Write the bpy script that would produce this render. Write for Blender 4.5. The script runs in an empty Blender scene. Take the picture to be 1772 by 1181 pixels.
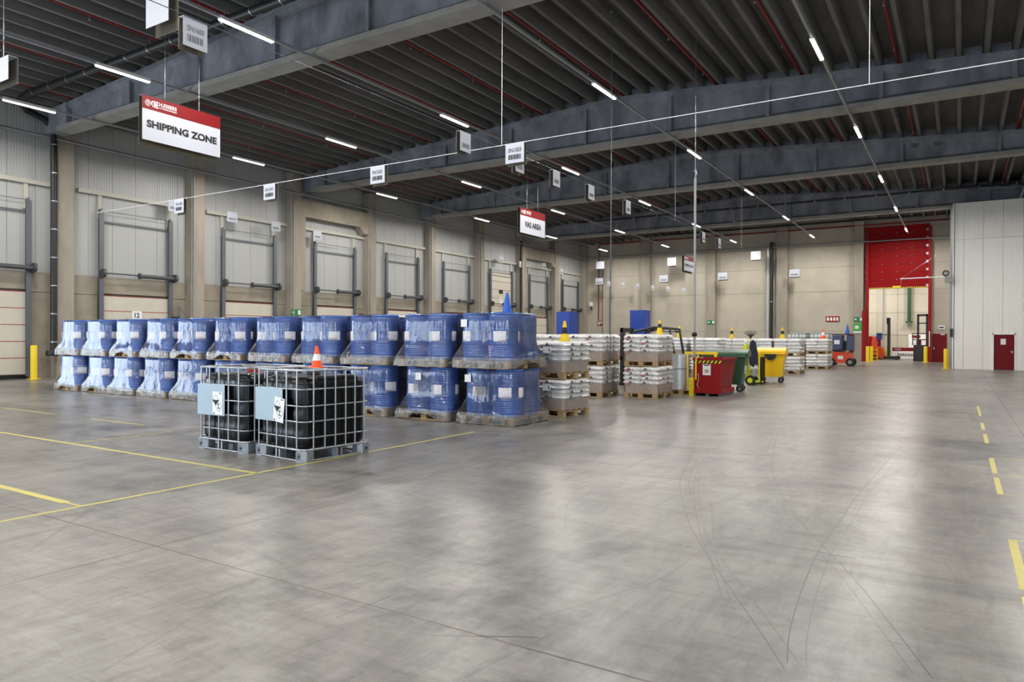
import bpy, math, random
from mathutils import Vector, Matrix
random.seed(7)
PI = math.pi
SC = bpy.context.scene
COL = SC.collection

# ------------------------------------------------------------------ camera, world, exposure
YAW, PITCH, ROLL, FPX = .561339, -.0045432, .0044387, 1234.44
cF = Vector((-math.sin(YAW)*math.cos(PITCH), math.cos(YAW)*math.cos(PITCH), math.sin(PITCH)))
cR = Vector((math.cos(YAW), math.sin(YAW), 0)); cU = cR.cross(cF)
cR2 = cR*math.cos(ROLL) + cU*math.sin(ROLL); cU2 = cU*math.cos(ROLL) - cR*math.sin(ROLL)
cam = bpy.data.cameras.new('camera'); cam.sensor_width = 36; cam.lens = 36*FPX/1772; cam.clip_end = 300
camo = bpy.data.objects.new('camera', cam); COL.objects.link(camo)
m = Matrix((cR2, cU2, -cF)).transposed().to_4x4(); m.translation = (0, 0, 1.6)
camo.matrix_world = m
SC.camera = camo
SC.view_settings.view_transform = 'Standard'; SC.view_settings.look = 'None'
SC.view_settings.gamma = 1; SC.view_settings.use_curve_mapping = False
SC.view_settings.exposure = 0.0
LAMP_W = 160.0          # each ceiling strip light
DAY = 8.5               # overcast daylight outside the open gates and added openings
w = bpy.data.worlds.new('world'); SC.world = w; w.use_nodes = True
bg = w.node_tree.nodes['Background']; bg.inputs[0].default_value = (.74, .87, 1.0, 1); bg.inputs[1].default_value = DAY
SC.cycles.max_bounces = 8; SC.cycles.diffuse_bounces = 4; SC.cycles.glossy_bounces = 4
SC.cycles.transparent_max_bounces = 24; SC.cycles.transmission_bounces = 4
SC.cycles.caustics_reflective = False; SC.cycles.caustics_refractive = False

def batwing(la, k=1.):
    "wide-beam luminaire: even intensity down to a sharp cut-off just below the horizontal"
    la.use_nodes = True; nt = la.node_tree; em = [n for n in nt.nodes if n.type == 'EMISSION'][0]
    N = nt.nodes.new; L = nt.links.new
    g = N('ShaderNodeNewGeometry'); d = N('ShaderNodeVectorMath'); d.operation = 'DOT_PRODUCT'
    L(g.outputs['Incoming'], d.inputs[0]); L(g.outputs['Normal'], d.inputs[1])
    a = N('ShaderNodeMath'); a.operation = 'ABSOLUTE'; L(d.outputs['Value'], a.inputs[0])
    mx = N('ShaderNodeMath'); mx.operation = 'MAXIMUM'; mx.inputs[1].default_value = .50; L(a.outputs[0], mx.inputs[0])
    dv = N('ShaderNodeMath'); dv.operation = 'DIVIDE'; dv.inputs[0].default_value = k; L(mx.outputs[0], dv.inputs[1])
    mr = N('ShaderNodeMapRange'); mr.interpolation_type = 'SMOOTHSTEP'; mr.inputs[1].default_value = .045; mr.inputs[2].default_value = .10
    L(a.outputs[0], mr.inputs[0])
    mu = N('ShaderNodeMath'); mu.operation = 'MULTIPLY'; L(dv.outputs[0], mu.inputs[0]); L(mr.outputs[0], mu.inputs[1]); L(mu.outputs[0], em.inputs['Strength'])

# ------------------------------------------------------------------ materials
def lin(c):
    return tuple(((v/255)/12.92 if v/255 <= .04045 else ((v/255+.055)/1.055)**2.4) for v in c)
MATS = {}
def mat(name, rgb, rough=.5, metal=0., rgb2=None, scale=3., stretch=(1, 1, 1), bump=0., bscale=20., spec=.5, emit=0., coat=0., rvar=0., detail=5.):
    if name in MATS: return MATS[name]
    mt = bpy.data.materials.new(name); mt.use_nodes = True
    nt = mt.node_tree; b = nt.nodes['Principled BSDF']
    c = lin(rgb); b.inputs['Base Color'].default_value = (*c, 1)
    b.inputs['Roughness'].default_value = rough; b.inputs['Metallic'].default_value = metal
    b.inputs['Specular IOR Level'].default_value = spec
    if coat: b.inputs['Coat Weight'].default_value = coat; b.inputs['Coat Roughness'].default_value = .08
    if emit:
        b.inputs['Emission Color'].default_value = (*c, 1); b.inputs['Emission Strength'].default_value = emit
    if rgb2 or bump or rvar:
        tc = nt.nodes.new('ShaderNodeTexCoord'); mp = nt.nodes.new('ShaderNodeMapping')
        mp.inputs['Scale'].default_value = stretch
        nt.links.new(tc.outputs['Object'], mp.inputs[0])
        no = nt.nodes.new('ShaderNodeTexNoise'); no.inputs['Scale'].default_value = scale; no.inputs['Detail'].default_value = detail
        no.inputs['Roughness'].default_value = .62
        nt.links.new(mp.outputs[0], no.inputs[0])
        if rgb2:
            cr = nt.nodes.new('ShaderNodeValToRGB')
            cr.color_ramp.elements[0].position = .32; cr.color_ramp.elements[1].position = .68
            cr.color_ramp.elements[0].color = (*c, 1); cr.color_ramp.elements[1].color = (*lin(rgb2), 1)
            nt.links.new(no.outputs[0], cr.inputs[0]); nt.links.new(cr.outputs[0], b.inputs['Base Color'])
        if rvar:
            mr = nt.nodes.new('ShaderNodeMapRange'); mr.inputs[3].default_value = rough-rvar; mr.inputs[4].default_value = rough+rvar
            nt.links.new(no.outputs[0], mr.inputs[0]); nt.links.new(mr.outputs[0], b.inputs['Roughness'])
        if bump:
            n2 = nt.nodes.new('ShaderNodeTexNoise'); n2.inputs['Scale'].default_value = bscale; n2.inputs['Detail'].default_value = 3
            nt.links.new(mp.outputs[0], n2.inputs[0])
            bp = nt.nodes.new('ShaderNodeBump'); bp.inputs['Strength'].default_value = bump; bp.inputs['Distance'].default_value = .02
            nt.links.new(n2.outputs[0], bp.inputs['Height']); nt.links.new(bp.outputs[0], b.inputs['Normal'])
    MATS[name] = mt
    return mt

def film_mat(name, milk, tint, rough=.12, bump=.35, bscale=9., ior=1.7):
    mt = bpy.data.materials.new(name); mt.use_nodes = True; nt = mt.node_tree
    for n in list(nt.nodes):
        if n.type != 'OUTPUT_MATERIAL': nt.nodes.remove(n)
    out = [n for n in nt.nodes if n.type == 'OUTPUT_MATERIAL'][0]
    N = nt.nodes.new; L = nt.links.new
    tr = N('ShaderNodeBsdfTransparent'); tr.inputs[0].default_value = (*lin(tint), 1)
    df = N('ShaderNodeBsdfDiffuse'); df.inputs[0].default_value = (.78, .76, .74, 1)
    gl = N('ShaderNodeBsdfGlossy'); gl.inputs['Roughness'].default_value = rough; gl.inputs[0].default_value = (1, 1, 1, 1)
    fr = N('ShaderNodeFresnel'); fr.inputs[0].default_value = ior
    tc = N('ShaderNodeTexCoord'); mp = N('ShaderNodeMapping'); mp.inputs['Scale'].default_value = (1, 1, .45)
    no = N('ShaderNodeTexNoise'); no.inputs['Scale'].default_value = bscale; no.inputs['Detail'].default_value = 4; no.inputs['Distortion'].default_value = .6
    bp = N('ShaderNodeBump'); bp.inputs['Strength'].default_value = bump; bp.inputs['Distance'].default_value = .03
    L(tc.outputs['Object'], mp.inputs[0]); L(mp.outputs[0], no.inputs[0]); L(no.outputs[0], bp.inputs['Height'])
    for s in (gl, fr, df): L(bp.outputs[0], s.inputs['Normal'])
    mr = N('ShaderNodeMapRange'); mr.inputs[1].default_value = .35; mr.inputs[2].default_value = .75
    mr.inputs[3].default_value = milk*.5; mr.inputs[4].default_value = milk*1.7
    L(no.outputs[0], mr.inputs[0])
    m1 = N('ShaderNodeMixShader'); L(mr.outputs[0], m1.inputs[0]); L(tr.outputs[0], m1.inputs[1]); L(df.outputs[0], m1.inputs[2])
    m2 = N('ShaderNodeMixShader'); L(fr.outputs[0], m2.inputs[0]); L(m1.outputs[0], m2.inputs[1]); L(gl.outputs[0], m2.inputs[2])
    L(m2.outputs[0], out.inputs[0])
    MATS[name] = mt
    return mt

def floor_mat():
    mt = bpy.data.materials.new('polished_concrete'); mt.use_nodes = True; nt = mt.node_tree
    N = nt.nodes.new; L = nt.links.new; b = nt.nodes['Principled BSDF']
    geo = N('ShaderNodeNewGeometry')
    def noise(scale, st, det=5., rough=.6, dist=0., rot=0.):
        mp = N('ShaderNodeMapping'); mp.inputs['Scale'].default_value = st; mp.inputs['Rotation'].default_value = (0, 0, rot)
        L(geo.outputs['Position'], mp.inputs[0])
        n = N('ShaderNodeTexNoise'); n.inputs['Scale'].default_value = scale; n.inputs['Detail'].default_value = det
        n.inputs['Roughness'].default_value = rough; n.inputs['Distortion'].default_value = dist
        L(mp.outputs[0], n.inputs[0]); return n.outputs[0]
    def ramp(src, p0, c0, p1, c1):
        r = N('ShaderNodeValToRGB'); r.color_ramp.elements[0].position = p0; r.color_ramp.elements[1].position = p1
        r.color_ramp.elements[0].color = (*c0, 1); r.color_ramp.elements[1].color = (*c1, 1); L(src, r.inputs[0]); return r.outputs[0]
    def mul(a, bb, fac=1.):
        x = N('ShaderNodeMix'); x.data_type = 'RGBA'; x.blend_type = 'MULTIPLY'; x.inputs[0].default_value = fac
        L(a, x.inputs[6]); L(bb, x.inputs[7]); return x.outputs[2]
    big = noise(.16, (1, 1, 1), 4)
    base = ramp(big, .35, lin((138, 136, 131)), .68, lin((167, 163, 155)))
    cloud = ramp(noise(.75, (1, 1, 1), 8, .68, .5), .28, (.60, .60, .61), .66, (1, 1, 1))
    scuff = ramp(noise(2.2, (1, .22, 1), 8, .72, .8, .9), .30, (.60, .59, .58), .56, (1, 1, 1))
    scuff2 = ramp(noise(1.9, (.18, 1, 1), 8, .72, .6, .5), .32, (.66, .65, .65), .55, (1, 1, 1))
    fine = ramp(noise(26, (1, 1, 1), 4, .7), .30, (.86, .86, .86), .6, (1, 1, 1))
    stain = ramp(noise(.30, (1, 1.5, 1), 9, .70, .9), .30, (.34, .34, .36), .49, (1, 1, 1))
    scuff3 = ramp(noise(7, (1, .28, 1), 6, .7, .6, .7), .34, (.66, .66, .66), .54, (1, 1, 1))
    scuff4 = ramp(noise(6, (.25, 1, 1), 6, .7, .6, .3), .36, (.68, .67, .66), .52, (1, 1, 1))
    broad_tone = ramp(noise(.11, (1, 1, 1), 5, .6, .4), .40, (.74, .74, .75), .56, (1, 1, 1))  # broad random areas of slightly darker tone
    c = mul(base, cloud, .6); c = mul(c, scuff, .75); c = mul(c, scuff2, .6); c = mul(c, scuff3, .7); c = mul(c, scuff4, .6); c = mul(c, fine, .9); c = mul(c, stain, 1.); c = mul(c, broad_tone, .8)
    # thin scratches: bands of a warped wave
    sw = N('ShaderNodeTexVoronoi'); sw.feature = 'DISTANCE_TO_EDGE'; sw.inputs['Scale'].default_value = .55
    mp = N('ShaderNodeMapping'); mp.inputs['Scale'].default_value = (1, .35, 1); mp.inputs['Rotation'].default_value = (0, 0, .5)
    L(geo.outputs['Position'], mp.inputs[0]); L(mp.outputs[0], sw.inputs[0])
    brk = noise(.9, (1, 1, 1), 3)
    ad = N('ShaderNodeMath'); ad.operation = 'MULTIPLY'; L(sw.outputs['Distance'], ad.inputs[0]); L(ramp(brk, .5, (1, 1, 1), .62, (8, 8, 8)), ad.inputs[1])
    c = mul(c, ramp(ad.outputs[0], .0, (.62, .62, .62), .006, (1, 1, 1)), .6)
    L(c, b.inputs['Base Color'])
    mr = N('ShaderNodeMapRange'); mr.inputs[1].default_value = .3; mr.inputs[2].default_value = .7
    mr.inputs[3].default_value = .282; mr.inputs[4].default_value = .34
    L(noise(.9, (1, .5, 1), 7, .65), mr.inputs[0]); L(mr.outputs[0], b.inputs['Roughness'])
    bp = N('ShaderNodeBump'); bp.inputs['Strength'].default_value = .12; bp.inputs['Distance'].default_value = .01
    L(noise(2.5, (1, 1, 1), 5), bp.inputs['Height']); L(bp.outputs[0], b.inputs['Normal'])
    b.inputs['Specular IOR Level'].default_value = .22
    return mt

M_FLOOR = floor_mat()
M_CEIL = mat('dark_concrete', (92, 91, 90), .9, rgb2=(118, 116, 113), scale=1.6, stretch=(1, .15, 1), bump=.1)
M_BEAM = mat('beam_concrete', (98, 101, 108), .85, rgb2=(146, 149, 157), scale=1.3, stretch=(1, 1, .5), bump=.15)
M_BEAMF = mat('beam_flange_concrete', (140, 138, 133), .85, rgb2=(160, 157, 150), scale=2., bump=.1)
M_COLM = mat('column_concrete', (148, 140, 128), .85, rgb2=(166, 157, 144), scale=2.2, stretch=(1, 1, .3), bump=.12)
M_CPANEL = mat('panel_concrete', (140, 133, 120), .85, rgb2=(162, 153, 138), scale=1.4, bump=.15)
M_BACK = mat('back_concrete', (176, 169, 154), .85, rgb2=(190, 182, 166), scale=.8, bump=.08)
def ribbed(name, rgb, period):
    mt = mat(name, rgb, .38, spec=.5)
    nt = mt.node_tree; b = nt.nodes['Principled BSDF']; N = nt.nodes.new; L = nt.links.new
    geo = N('ShaderNodeNewGeometry'); sp = N('ShaderNodeSeparateXYZ'); L(geo.outputs['Position'], sp.inputs[0])
    ad = N('ShaderNodeMath'); ad.operation = 'ADD'; L(sp.outputs[0], ad.inputs[0]); L(sp.outputs[1], ad.inputs[1])
    mu = N('ShaderNodeMath'); mu.operation = 'MULTIPLY'; mu.inputs[1].default_value = 2*PI/period; L(ad.outputs[0], mu.inputs[0])
    sn = N('ShaderNodeMath'); sn.operation = 'SINE'; L(mu.outputs[0], sn.inputs[0])
    bp = N('ShaderNodeBump'); bp.inputs['Strength'].default_value = .5; bp.inputs['Distance'].default_value = .004
    L(sn.outputs[0], bp.inputs['Height']); L(bp.outputs[0], b.inputs['Normal'])
    return mt
M_SAND = ribbed('white_ribbed_sheet', (174, 175, 174), .1)
M_ENC = ribbed('enclosure_ribbed_sheet', (243, 241, 236), .1)
M_WHITE = mat('white_paint', (235, 236, 238), .45)
M_CREAM = mat('cream_steel', (186, 184, 172), .45)
M_LEAF = mat('door_leaf_cream', (196, 190, 176), .45, rgb2=(204, 198, 184), scale=2.)
M_SEAL = mat('red_seal', (150, 30, 28), .5)
M_TRACK = mat('grey_track_steel', (104, 108, 114), .45, .6)
M_SPRING = mat('dark_spring_steel', (88, 90, 94), .5, .5)
M_GALV = mat('galvanised_steel', (178, 182, 188), .34, .85, rgb2=(150, 154, 160), scale=30., rvar=.08)
M_BLACK = mat('black_plastic', (22, 22, 24), .4)
M_TANK = mat('black_tank_plastic', (7, 8, 10), .24, spec=.3)
M_BLKPIPE = mat('black_pipe', (28, 29, 30), .45)
M_RED = mat('red_paint', (138, 8, 14), .5, spec=.25)
M_DOORRED = mat('door_curtain_red', (136, 6, 12), .6, spec=.15)
M_DARKRED = mat('dark_red_door', (112, 14, 24), .5, spec=.2)
M_SIGNRED = mat('sign_red', (122, 4, 12), .6, spec=.3)
M_SPRINK = mat('sprinkler_red', (122, 12, 16), .5)
M_INK = mat('black_ink', (20, 20, 22), .6)
M_GREYINK = mat('grey_ink', (110, 112, 118), .6)
M_BOARD = mat('sign_board_white', (190, 193, 204), .5)
M_BOARDSHADE = mat('sign_board_shade', (84, 78, 62), .8)  # dark colour stands in for the shade between the two boards
M_YELLOW = mat('yellow_paint', (232, 200, 16), .4)
M_YELBIN = mat('yellow_bin_plastic', (240, 192, 20), .38)
M_GREENBIN = mat('green_bin_plastic', (38, 78, 52), .4)
M_HIVIS = mat('lime_paint', (196, 208, 30), .45)
M_ORANGE = mat('cone_orange', (255, 86, 16), .5)
M_ORANGEF = mat('forklift_orange', (214, 66, 22), .4)
M_BLUECONE = mat('blue_cone_plastic', (8, 92, 190), .4)
M_BLUE = mat('blue_machine_paint', (16, 58, 150), .4)
M_DRUM = mat('drum_blue', (62, 110, 196), .22, spec=.7)
M_RUBBER = mat('rubber', (24, 24, 25), .7)
M_PAPER = mat('label_paper', (232, 230, 236), .6, rgb2=(205, 203, 212), scale=22., stretch=(1, 1, 2.5))
M_WOOD = mat('pallet_wood', (150, 124, 86), .8, rgb2=(178, 150, 108), scale=6., stretch=(1, .2, 1), bump=.15)
M_BAG = mat('white_bag', (246, 245, 244), .5, rgb2=(252, 252, 252), scale=4., bump=.35, bscale=14.)
M_CARD = mat('brown_tray', (186, 166, 152), .6, rgb2=(170, 150, 138), scale=5.)
M_LAMP = mat('lit_diffuser', (255, 250, 240), .5, emit=9.)
M_TRUNK = mat('trunking_grey', (150, 152, 156), .5, .2)
M_NAVY = mat('navy_cloth', (26, 30, 52), .8)
M_SLATE = mat('slate_blue_plastic', (66, 76, 112), .5)
M_GREEN = mat('sign_green', (12, 120, 70), .5)
M_LGREEN = mat('notice_green', (60, 170, 70), .5)
M_LINE = mat('line_yellow', (206, 192, 86), .5, rgb2=(188, 178, 110), scale=9.)
M_JOINT = mat('saw_cut', (92, 78, 72), .5)
M_TYRE = mat('tyre_mark_grey', (66, 64, 62), .34)
M_PVC = mat('grey_machine_paint', (150, 152, 150), .5)
M_PLATE = mat('galvanised_plate', (164, 184, 198), .5, .15)
M_FILM = film_mat('shrink_film', .035, (249, 248, 250), .06, .30, 9., 1.5)
M_HEM = film_mat('film_hem', .16, (236, 230, 224), .12, .7, 14., 1.5)
M_WRAP = film_mat('stretch_wrap', .10, (252, 252, 252), .22, .30, 14., 1.2)
M_ROLL = mat('film_roll', (196, 200, 206), .22, .25)
M_CAGEBAG = mat('tote_white_plastic', (224, 228, 226), .5)
M_HAZGREY = mat('print_grey', (98, 98, 102), .6)
M_HAZRED = mat('print_red', (176, 110, 108), .6)

# ------------------------------------------------------------------ mesh builder
class MB:
    def __init__(s): s.v = []; s.f = []; s.mi = []; s.sm = []
    def add(s, vs, fs, mi=0, smooth=False):
        o = len(s.v); s.v += [tuple(v) for v in vs]
        for f in fs: s.f.append(tuple(i+o for i in f)); s.mi.append(mi); s.sm.append(smooth)
        return s
    def box(s, x0, x1, y0, y1, z0, z1, mi=0):
        return s.hexa([(x0, y0, z0), (x1, y0, z0), (x1, y1, z0), (x0, y1, z0)], [(x0, y0, z1), (x1, y0, z1), (x1, y1, z1), (x0, y1, z1)], mi)
    def hexa(s, a, b, mi=0):
        return s.add(a+b, [(3, 2, 1, 0), (4, 5, 6, 7), (0, 1, 5, 4), (1, 2, 6, 5), (2, 3, 7, 6), (3, 0, 4, 7)], mi)
    def cbox(s, x0, x1, y0, y1, z0, z1, c, mi=0):
        "box with chamfered vertical edges"
        p = [(x0+c, y0), (x1-c, y0), (x1, y0+c), (x1, y1-c), (x1-c, y1), (x0+c, y1), (x0, y1-c), (x0, y0+c)]
        return s.prism(p, z0, z1, mi)
    def prism(s, p, z0, z1, mi=0, axis='z'):
        n = len(p)
        def P(q, h): return (q[0], q[1], h) if axis == 'z' else ((q[0], h, q[1]) if axis == 'y' else (h, q[0], q[1]))
        vs = [P(q, z0) for q in p]+[P(q, z1) for q in p]
        fs = [tuple(range(n))[::-1], tuple(range(n, 2*n))]+[(i, (i+1) % n, n+(i+1) % n, n+i) for i in range(n)]
        return s.add(vs, fs, mi)
    def tube(s, p, q, r, n=8, mi=0, r2=None, cap=True):
        p, q = Vector(p), Vector(q); d = (q-p).normalized()
        a = d.cross(Vector((0, 0, 1)) if abs(d.z) < .9 else Vector((1, 0, 0))).normalized(); b = d.cross(a)
        r2 = r if r2 is None else r2
        vs = [p+(a*math.cos(2*PI*i/n)+b*math.sin(2*PI*i/n))*r for i in range(n)]+[q+(a*math.cos(2*PI*i/n)+b*math.sin(2*PI*i/n))*r2 for i in range(n)]
        s.add(vs, [(i, (i+1) % n, n+(i+1) % n, n+i) for i in range(n)], mi, True)
        if cap: s.add(vs, [tuple(range(n))[::-1], tuple(range(n, 2*n))], mi)
        return s
    def path(s, pts, r, n=8, mi=0, closed=False):
        pts = [Vector(p) for p in pts]; k = len(pts); rings = []
        for i in range(k):
            a = pts[i-1] if (i or closed) else pts[0]; b = pts[(i+1) % k] if (i < k-1 or closed) else pts[-1]
            d = (b-a).normalized(); u = d.cross(Vector((0, 0, 1)) if abs(d.z) < .95 else Vector((1, 0, 0))).normalized(); v = d.cross(u)
            rings.append([pts[i]+(u*math.cos(2*PI*j/n)+v*math.sin(2*PI*j/n))*r for j in range(n)])
        vs = [v for R in rings for v in R]; fs = []
        for i in range(k if closed else k-1):
            i2 = (i+1) % k
            fs += [(i*n+j, i*n+(j+1) % n, i2*n+(j+1) % n, i2*n+j) for j in range(n)]
        s.add(vs, fs, mi, True)
        if not closed: s.add(vs, [tuple(range(n))[::-1], tuple(range((k-1)*n, k*n))], mi)
        return s
    def lathe(s, prof, n=24, c=(0, 0, 0), mi=0, cap=True, smooth=True):
        vs = [(c[0]+r*math.cos(2*PI*i/n), c[1]+r*math.sin(2*PI*i/n), c[2]+z) for r, z in prof for i in range(n)]
        k = len(prof); fs = [(j*n+i, j*n+(i+1) % n, (j+1)*n+(i+1) % n, (j+1)*n+i) for j in range(k-1) for i in range(n)]
        s.add(vs, fs, mi, smooth)
        if cap: s.add(vs, [tuple(range(n))[::-1], tuple(range((k-1)*n, k*n))], mi)
        return s
    def quad(s, a, b, c, d, mi=0): return s.add([a, b, c, d], [(0, 1, 2, 3)], mi)
    def mesh(s, name, mats):
        me = bpy.data.meshes.new(name); me.from_pydata(s.v, [], s.f)
        for mm in (mats if isinstance(mats, (list, tuple)) else [mats]): me.materials.append(mm)
        me.polygons.foreach_set('material_index', s.mi); me.polygons.foreach_set('use_smooth', s.sm)
        me.update(); return me

def link(name, me, parent=None, loc=(0, 0, 0), rz=0., label=None):
    o = bpy.data.objects.new(name, me); COL.objects.link(o)
    o.parent = parent; o.location = loc
    if rz: o.rotation_euler = (0, 0, rz)
    if label: o['label'] = label
    return o
def obj(name, mb, mats, parent=None, loc=(0, 0, 0), rz=0., label=None):
    return link(name, mb.mesh(name, mats), parent, loc, rz, label)
def tag(o, label, cat, group=None, kind=None):
    if label: o['label'] = label
    if cat: o['category'] = cat
    if group: o['group'] = group
    if kind: o['kind'] = kind
    return o
def thing(name, label, cat, loc=(0, 0, 0), rz=0., group=None):
    return tag(link(name, None, None, loc, rz), label, cat, group)
def struct(name, label=None, mb=None, mats=None, loc=(0, 0, 0), cat=None):
    o = obj(name, mb, mats, None, loc) if mb else link(name, None, None, loc)
    return tag(o, label, cat, None, 'structure')
def B(*a): return MB().box(*a)
ORD = ['first', 'second', 'third', 'fourth', 'fifth', 'sixth', 'seventh', 'eighth', 'ninth', 'tenth', 'eleventh', 'twelfth', 'thirteenth', 'fourteenth']
TXT = {}
def text_mesh(s, h, material, bold=0., width=None, align='CENTER'):
    key = (s, h, material.name, bold, width, align)
    if key in TXT: return TXT[key]
    cu = bpy.data.curves.new('lettering', 'FONT'); cu.body = s; cu.size = 1; cu.align_x = align; cu.align_y = 'CENTER'; cu.offset = bold; cu.resolution_u = 3
    o = bpy.data.objects.new('lettering', cu); COL.objects.link(o)
    dg = bpy.context.evaluated_depsgraph_get(); me = bpy.data.meshes.new_from_object(o.evaluated_get(dg))
    bpy.data.objects.remove(o)
    zs = [v.co.y for v in me.vertices]; xs = [v.co.x for v in me.vertices]
    sy = h/(max(zs)-min(zs)); sx = width/(max(xs)-min(xs)) if width else sy*.92
    cy = (max(zs)+min(zs))/2; cx = (max(xs)+min(xs))/2 if align == 'CENTER' else min(xs)
    for v in me.vertices: v.co = ((v.co.x-cx)*sx, 0, (v.co.y-cy)*sy)
    me.materials.clear(); me.materials.append(material); me.name = 'lettering'; TXT[key] = me
    return me
def smooth(t): t = max(0, min(1, t)); return t*t*(3-2*t)

# ------------------------------------------------------------------ room shell
XL, XR, YN, YB = -29.35, 8., -9., 58.9          # left wall, right wall, near wall, back wall
ZB = 9.1                                          # underside of the beams
def roof(x): return 10.97-.058*(-11.5-x) if x < -11.5 else 10.97-.066*(x+11.5)

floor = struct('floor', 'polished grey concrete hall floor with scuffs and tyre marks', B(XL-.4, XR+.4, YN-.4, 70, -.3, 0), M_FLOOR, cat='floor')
def strip(pts, w_, z=.0015):
    mb = MB()
    for i in range(len(pts)-1):
        a, b = Vector((*pts[i], 0)), Vector((*pts[i+1], 0)); d = (b-a).normalized(); n = Vector((-d.y, d.x, 0))*w_/2
        mb.quad(*[(p.x, p.y, z) for p in (a-n, b-n, b+n, a+n)])
    return mb
for p, w_ in (([(-6.97, -2), (-6.97, 9.9)], .05), ([(-14.6, 5.47), (-6.97, 5.47)], .06), ([(-10.5, 3.51), (-7.25, 3.51)], .085), ([(-7.25, 3.51), (-7.0, 3.51)], .03),
              ([(-18.3, 7.35), (-15.6, 7.33)], .05), ([(-14.2, 7.32), (-12.4, 7.32)], .05), ([(-11.2, 5.5), (-11.2, 7.1)], .04),
              ([(.36, 17.9), (.36, 20.5)], .045), ([(.355, 15.2), (.355, 16.4)], .055), ([(.357, 13.25), (.357, 14.48)], .055), ([(.36, 10.33), (.36, 11.57)], .055),
              ([(.36, 8.95), (.36, 10.0)], .055), ([(.36, 5.6), (.36, 6.95)], .06), ([(.36, 3.5), (.36, 5.45)], .06),
              ([(.33, 6.95), (3, 6.95)], .02), ([(.33, 8.93), (3, 8.93)], .02), ([(.33, 10.2), (3, 10.2)], .03), ([(.33, 11.6), (3, 11.6)], .03)):
    obj('floor_marking', strip(p, w_), M_LINE, floor)
for p in ([(-5.17, -3), (-5.17, 58)], [(-30, 3.15), (8, 3.15)], [(-29, 7.86), (8, 7.86)], [(.9, 0), (.9, 58)], [(-11.3, -3), (-11.3, 58)], [(-29, 13.0), (8, 13.0)], [(-29, 18.6), (8, 18.6)]):
    obj('saw_cut', strip(p, .010, .001), M_JOINT, floor)
def curve_pts(p, k=6):
    out = []
    for i in range(len(p)-1):
        p0 = p[max(i-1, 0)]; p1 = p[i]; p2 = p[i+1]; p3 = p[min(i+2, len(p)-1)]
        for j in range(k):
            t = j/k
            out.append(tuple(.5*(2*p1[a]+(p2[a]-p0[a])*t+(2*p0[a]-5*p1[a]+4*p2[a]-p3[a])*t*t+(3*p1[a]-p0[a]-3*p2[a]+p3[a])*t**3) for a in (0, 1)))
    return out+[p[-1]]
T1 = [(-3.9, 12.4), (-3.136, 9.67), (-2.66, 7.8), (-2.09, 6.3), (-1.61, 5.29), (-1.256, 4.64), (-.887, 3.96), (-.7, 3.6)]
T2 = [(-3.9, 18), (-2.93, 14.3), (-2.15, 10.06), (-1.716, 8.24), (-1.26, 6.85), (-.88, 5.92), (-.555, 5.15), (-.1, 3.9)]
T3 = [(-.72, 13.5), (-.76, 11.8), (-.883, 8.15), (-.884, 6.98), (-.897, 5.91), (-.852, 4.9), (-.78, 4.1), (-.714, 3.7)]
T4 = [(-3.3, 10.6), (-2.93, 9.54), (-2.525, 7.88), (-1.95, 6.17), (-1.52, 5.12), (-1.24, 4.43)]
for T, ws in ((T1, ((0, .007), (.10, .004))), (T2, ((0, .007), (-.08, .004))), (T3, ((0, .007), (.09, .004))), (T4, ((0, .005), (.05, .004)))):
    for off, w_ in ws: obj('tyre_mark', strip(curve_pts([(a+off, b) for a, b in T]), w_, .001), M_TYRE, floor)
for p in (([(-1.54, 5.84), (-.63, 5.73)], .02), ([(-3.2, 6.1), (-2.75, 5.2)], .006), ([(-4.4, 4.6), (-3.9, 5.6)], .006), ([(-2.0, 3.6), (-1.75, 4.3)], .006), ([(-3.4, 3.2), (-3.1, 3.7)], .008), ([(-3.0, 2.9), (-2.95, 3.5)], .008), ([(-2.4, 3.0), (-1.9, 3.3)], .006), ([(-4.0, 4.0), (-3.4, 4.2)], .005)):
    obj('scratch', strip(*p, .001), M_TYRE, floor)

# left wall: openings for the open gates lie south of the view (Y < 9)
BAY = 5.6; DOOR0 = 15.44; DW = 2.96
GATES = [(2.0, 8.3, 4.0), (-6.6, -1.0, 4.0)]
wl = struct('wall_left', 'left hall wall of white ribbed panels above concrete plinth panels', B(XL-.30, XL-.12, 9.2, 70, 0, 10.6), M_CPANEL, cat='wall')
def wl_piece(y0, y1, z0, z1): obj('wall_core', B(XL-.30, XL, y0, y1, z0, z1), M_CPANEL, wl)
ys = YN
for a, b, h in sorted(GATES):
    wl_piece(ys, a, 0, 10.6); wl_piece(a, b, h, 10.6); ys = b
wl_piece(ys, 9.2, 0, 10.6)
edges = [9.3+.955*i for i in range(53)]
edges = [e for e in edges if e < YB]+[YB]
pm = {}
for i in range(len(edges)-1):
    L_ = round(edges[i+1]-edges[i]-.012, 3)
    if L_ not in pm: pm[L_] = B(0, .12, 0, L_, 0, 6.6).mesh('ribbed_panel', M_SAND)
    link('ribbed_panel', pm[L_], wl, (XL-.12, edges[i]+.006, 3.99))
for k in range(-1, 9):
    y0 = DOOR0+BAY*k-.06; y1 = y0+DW+.12; n0 = y1; n1 = y0+BAY
    for (a, b, z0, z1) in ((n0, n1, 0, 3.23), (n0, n1, 3.25, 3.985), (y0, y1, 3.32, 3.985)):
        if a < 58.6: obj('concrete_panel', B(XL-.12, XL+.03, a+.006, min(b, 58.85)-.006, z0, z1), M_CPANEL, wl)
    obj('dock_pit', B(XL-.1, XL+.01, y0, y1, 0, .12), M_BLACK, wl)
obj('concrete_panel', B(XL-.12, XL+.03, 9.2, DOOR0-BAY-.06, 0, 3.23), M_CPANEL, wl)

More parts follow.
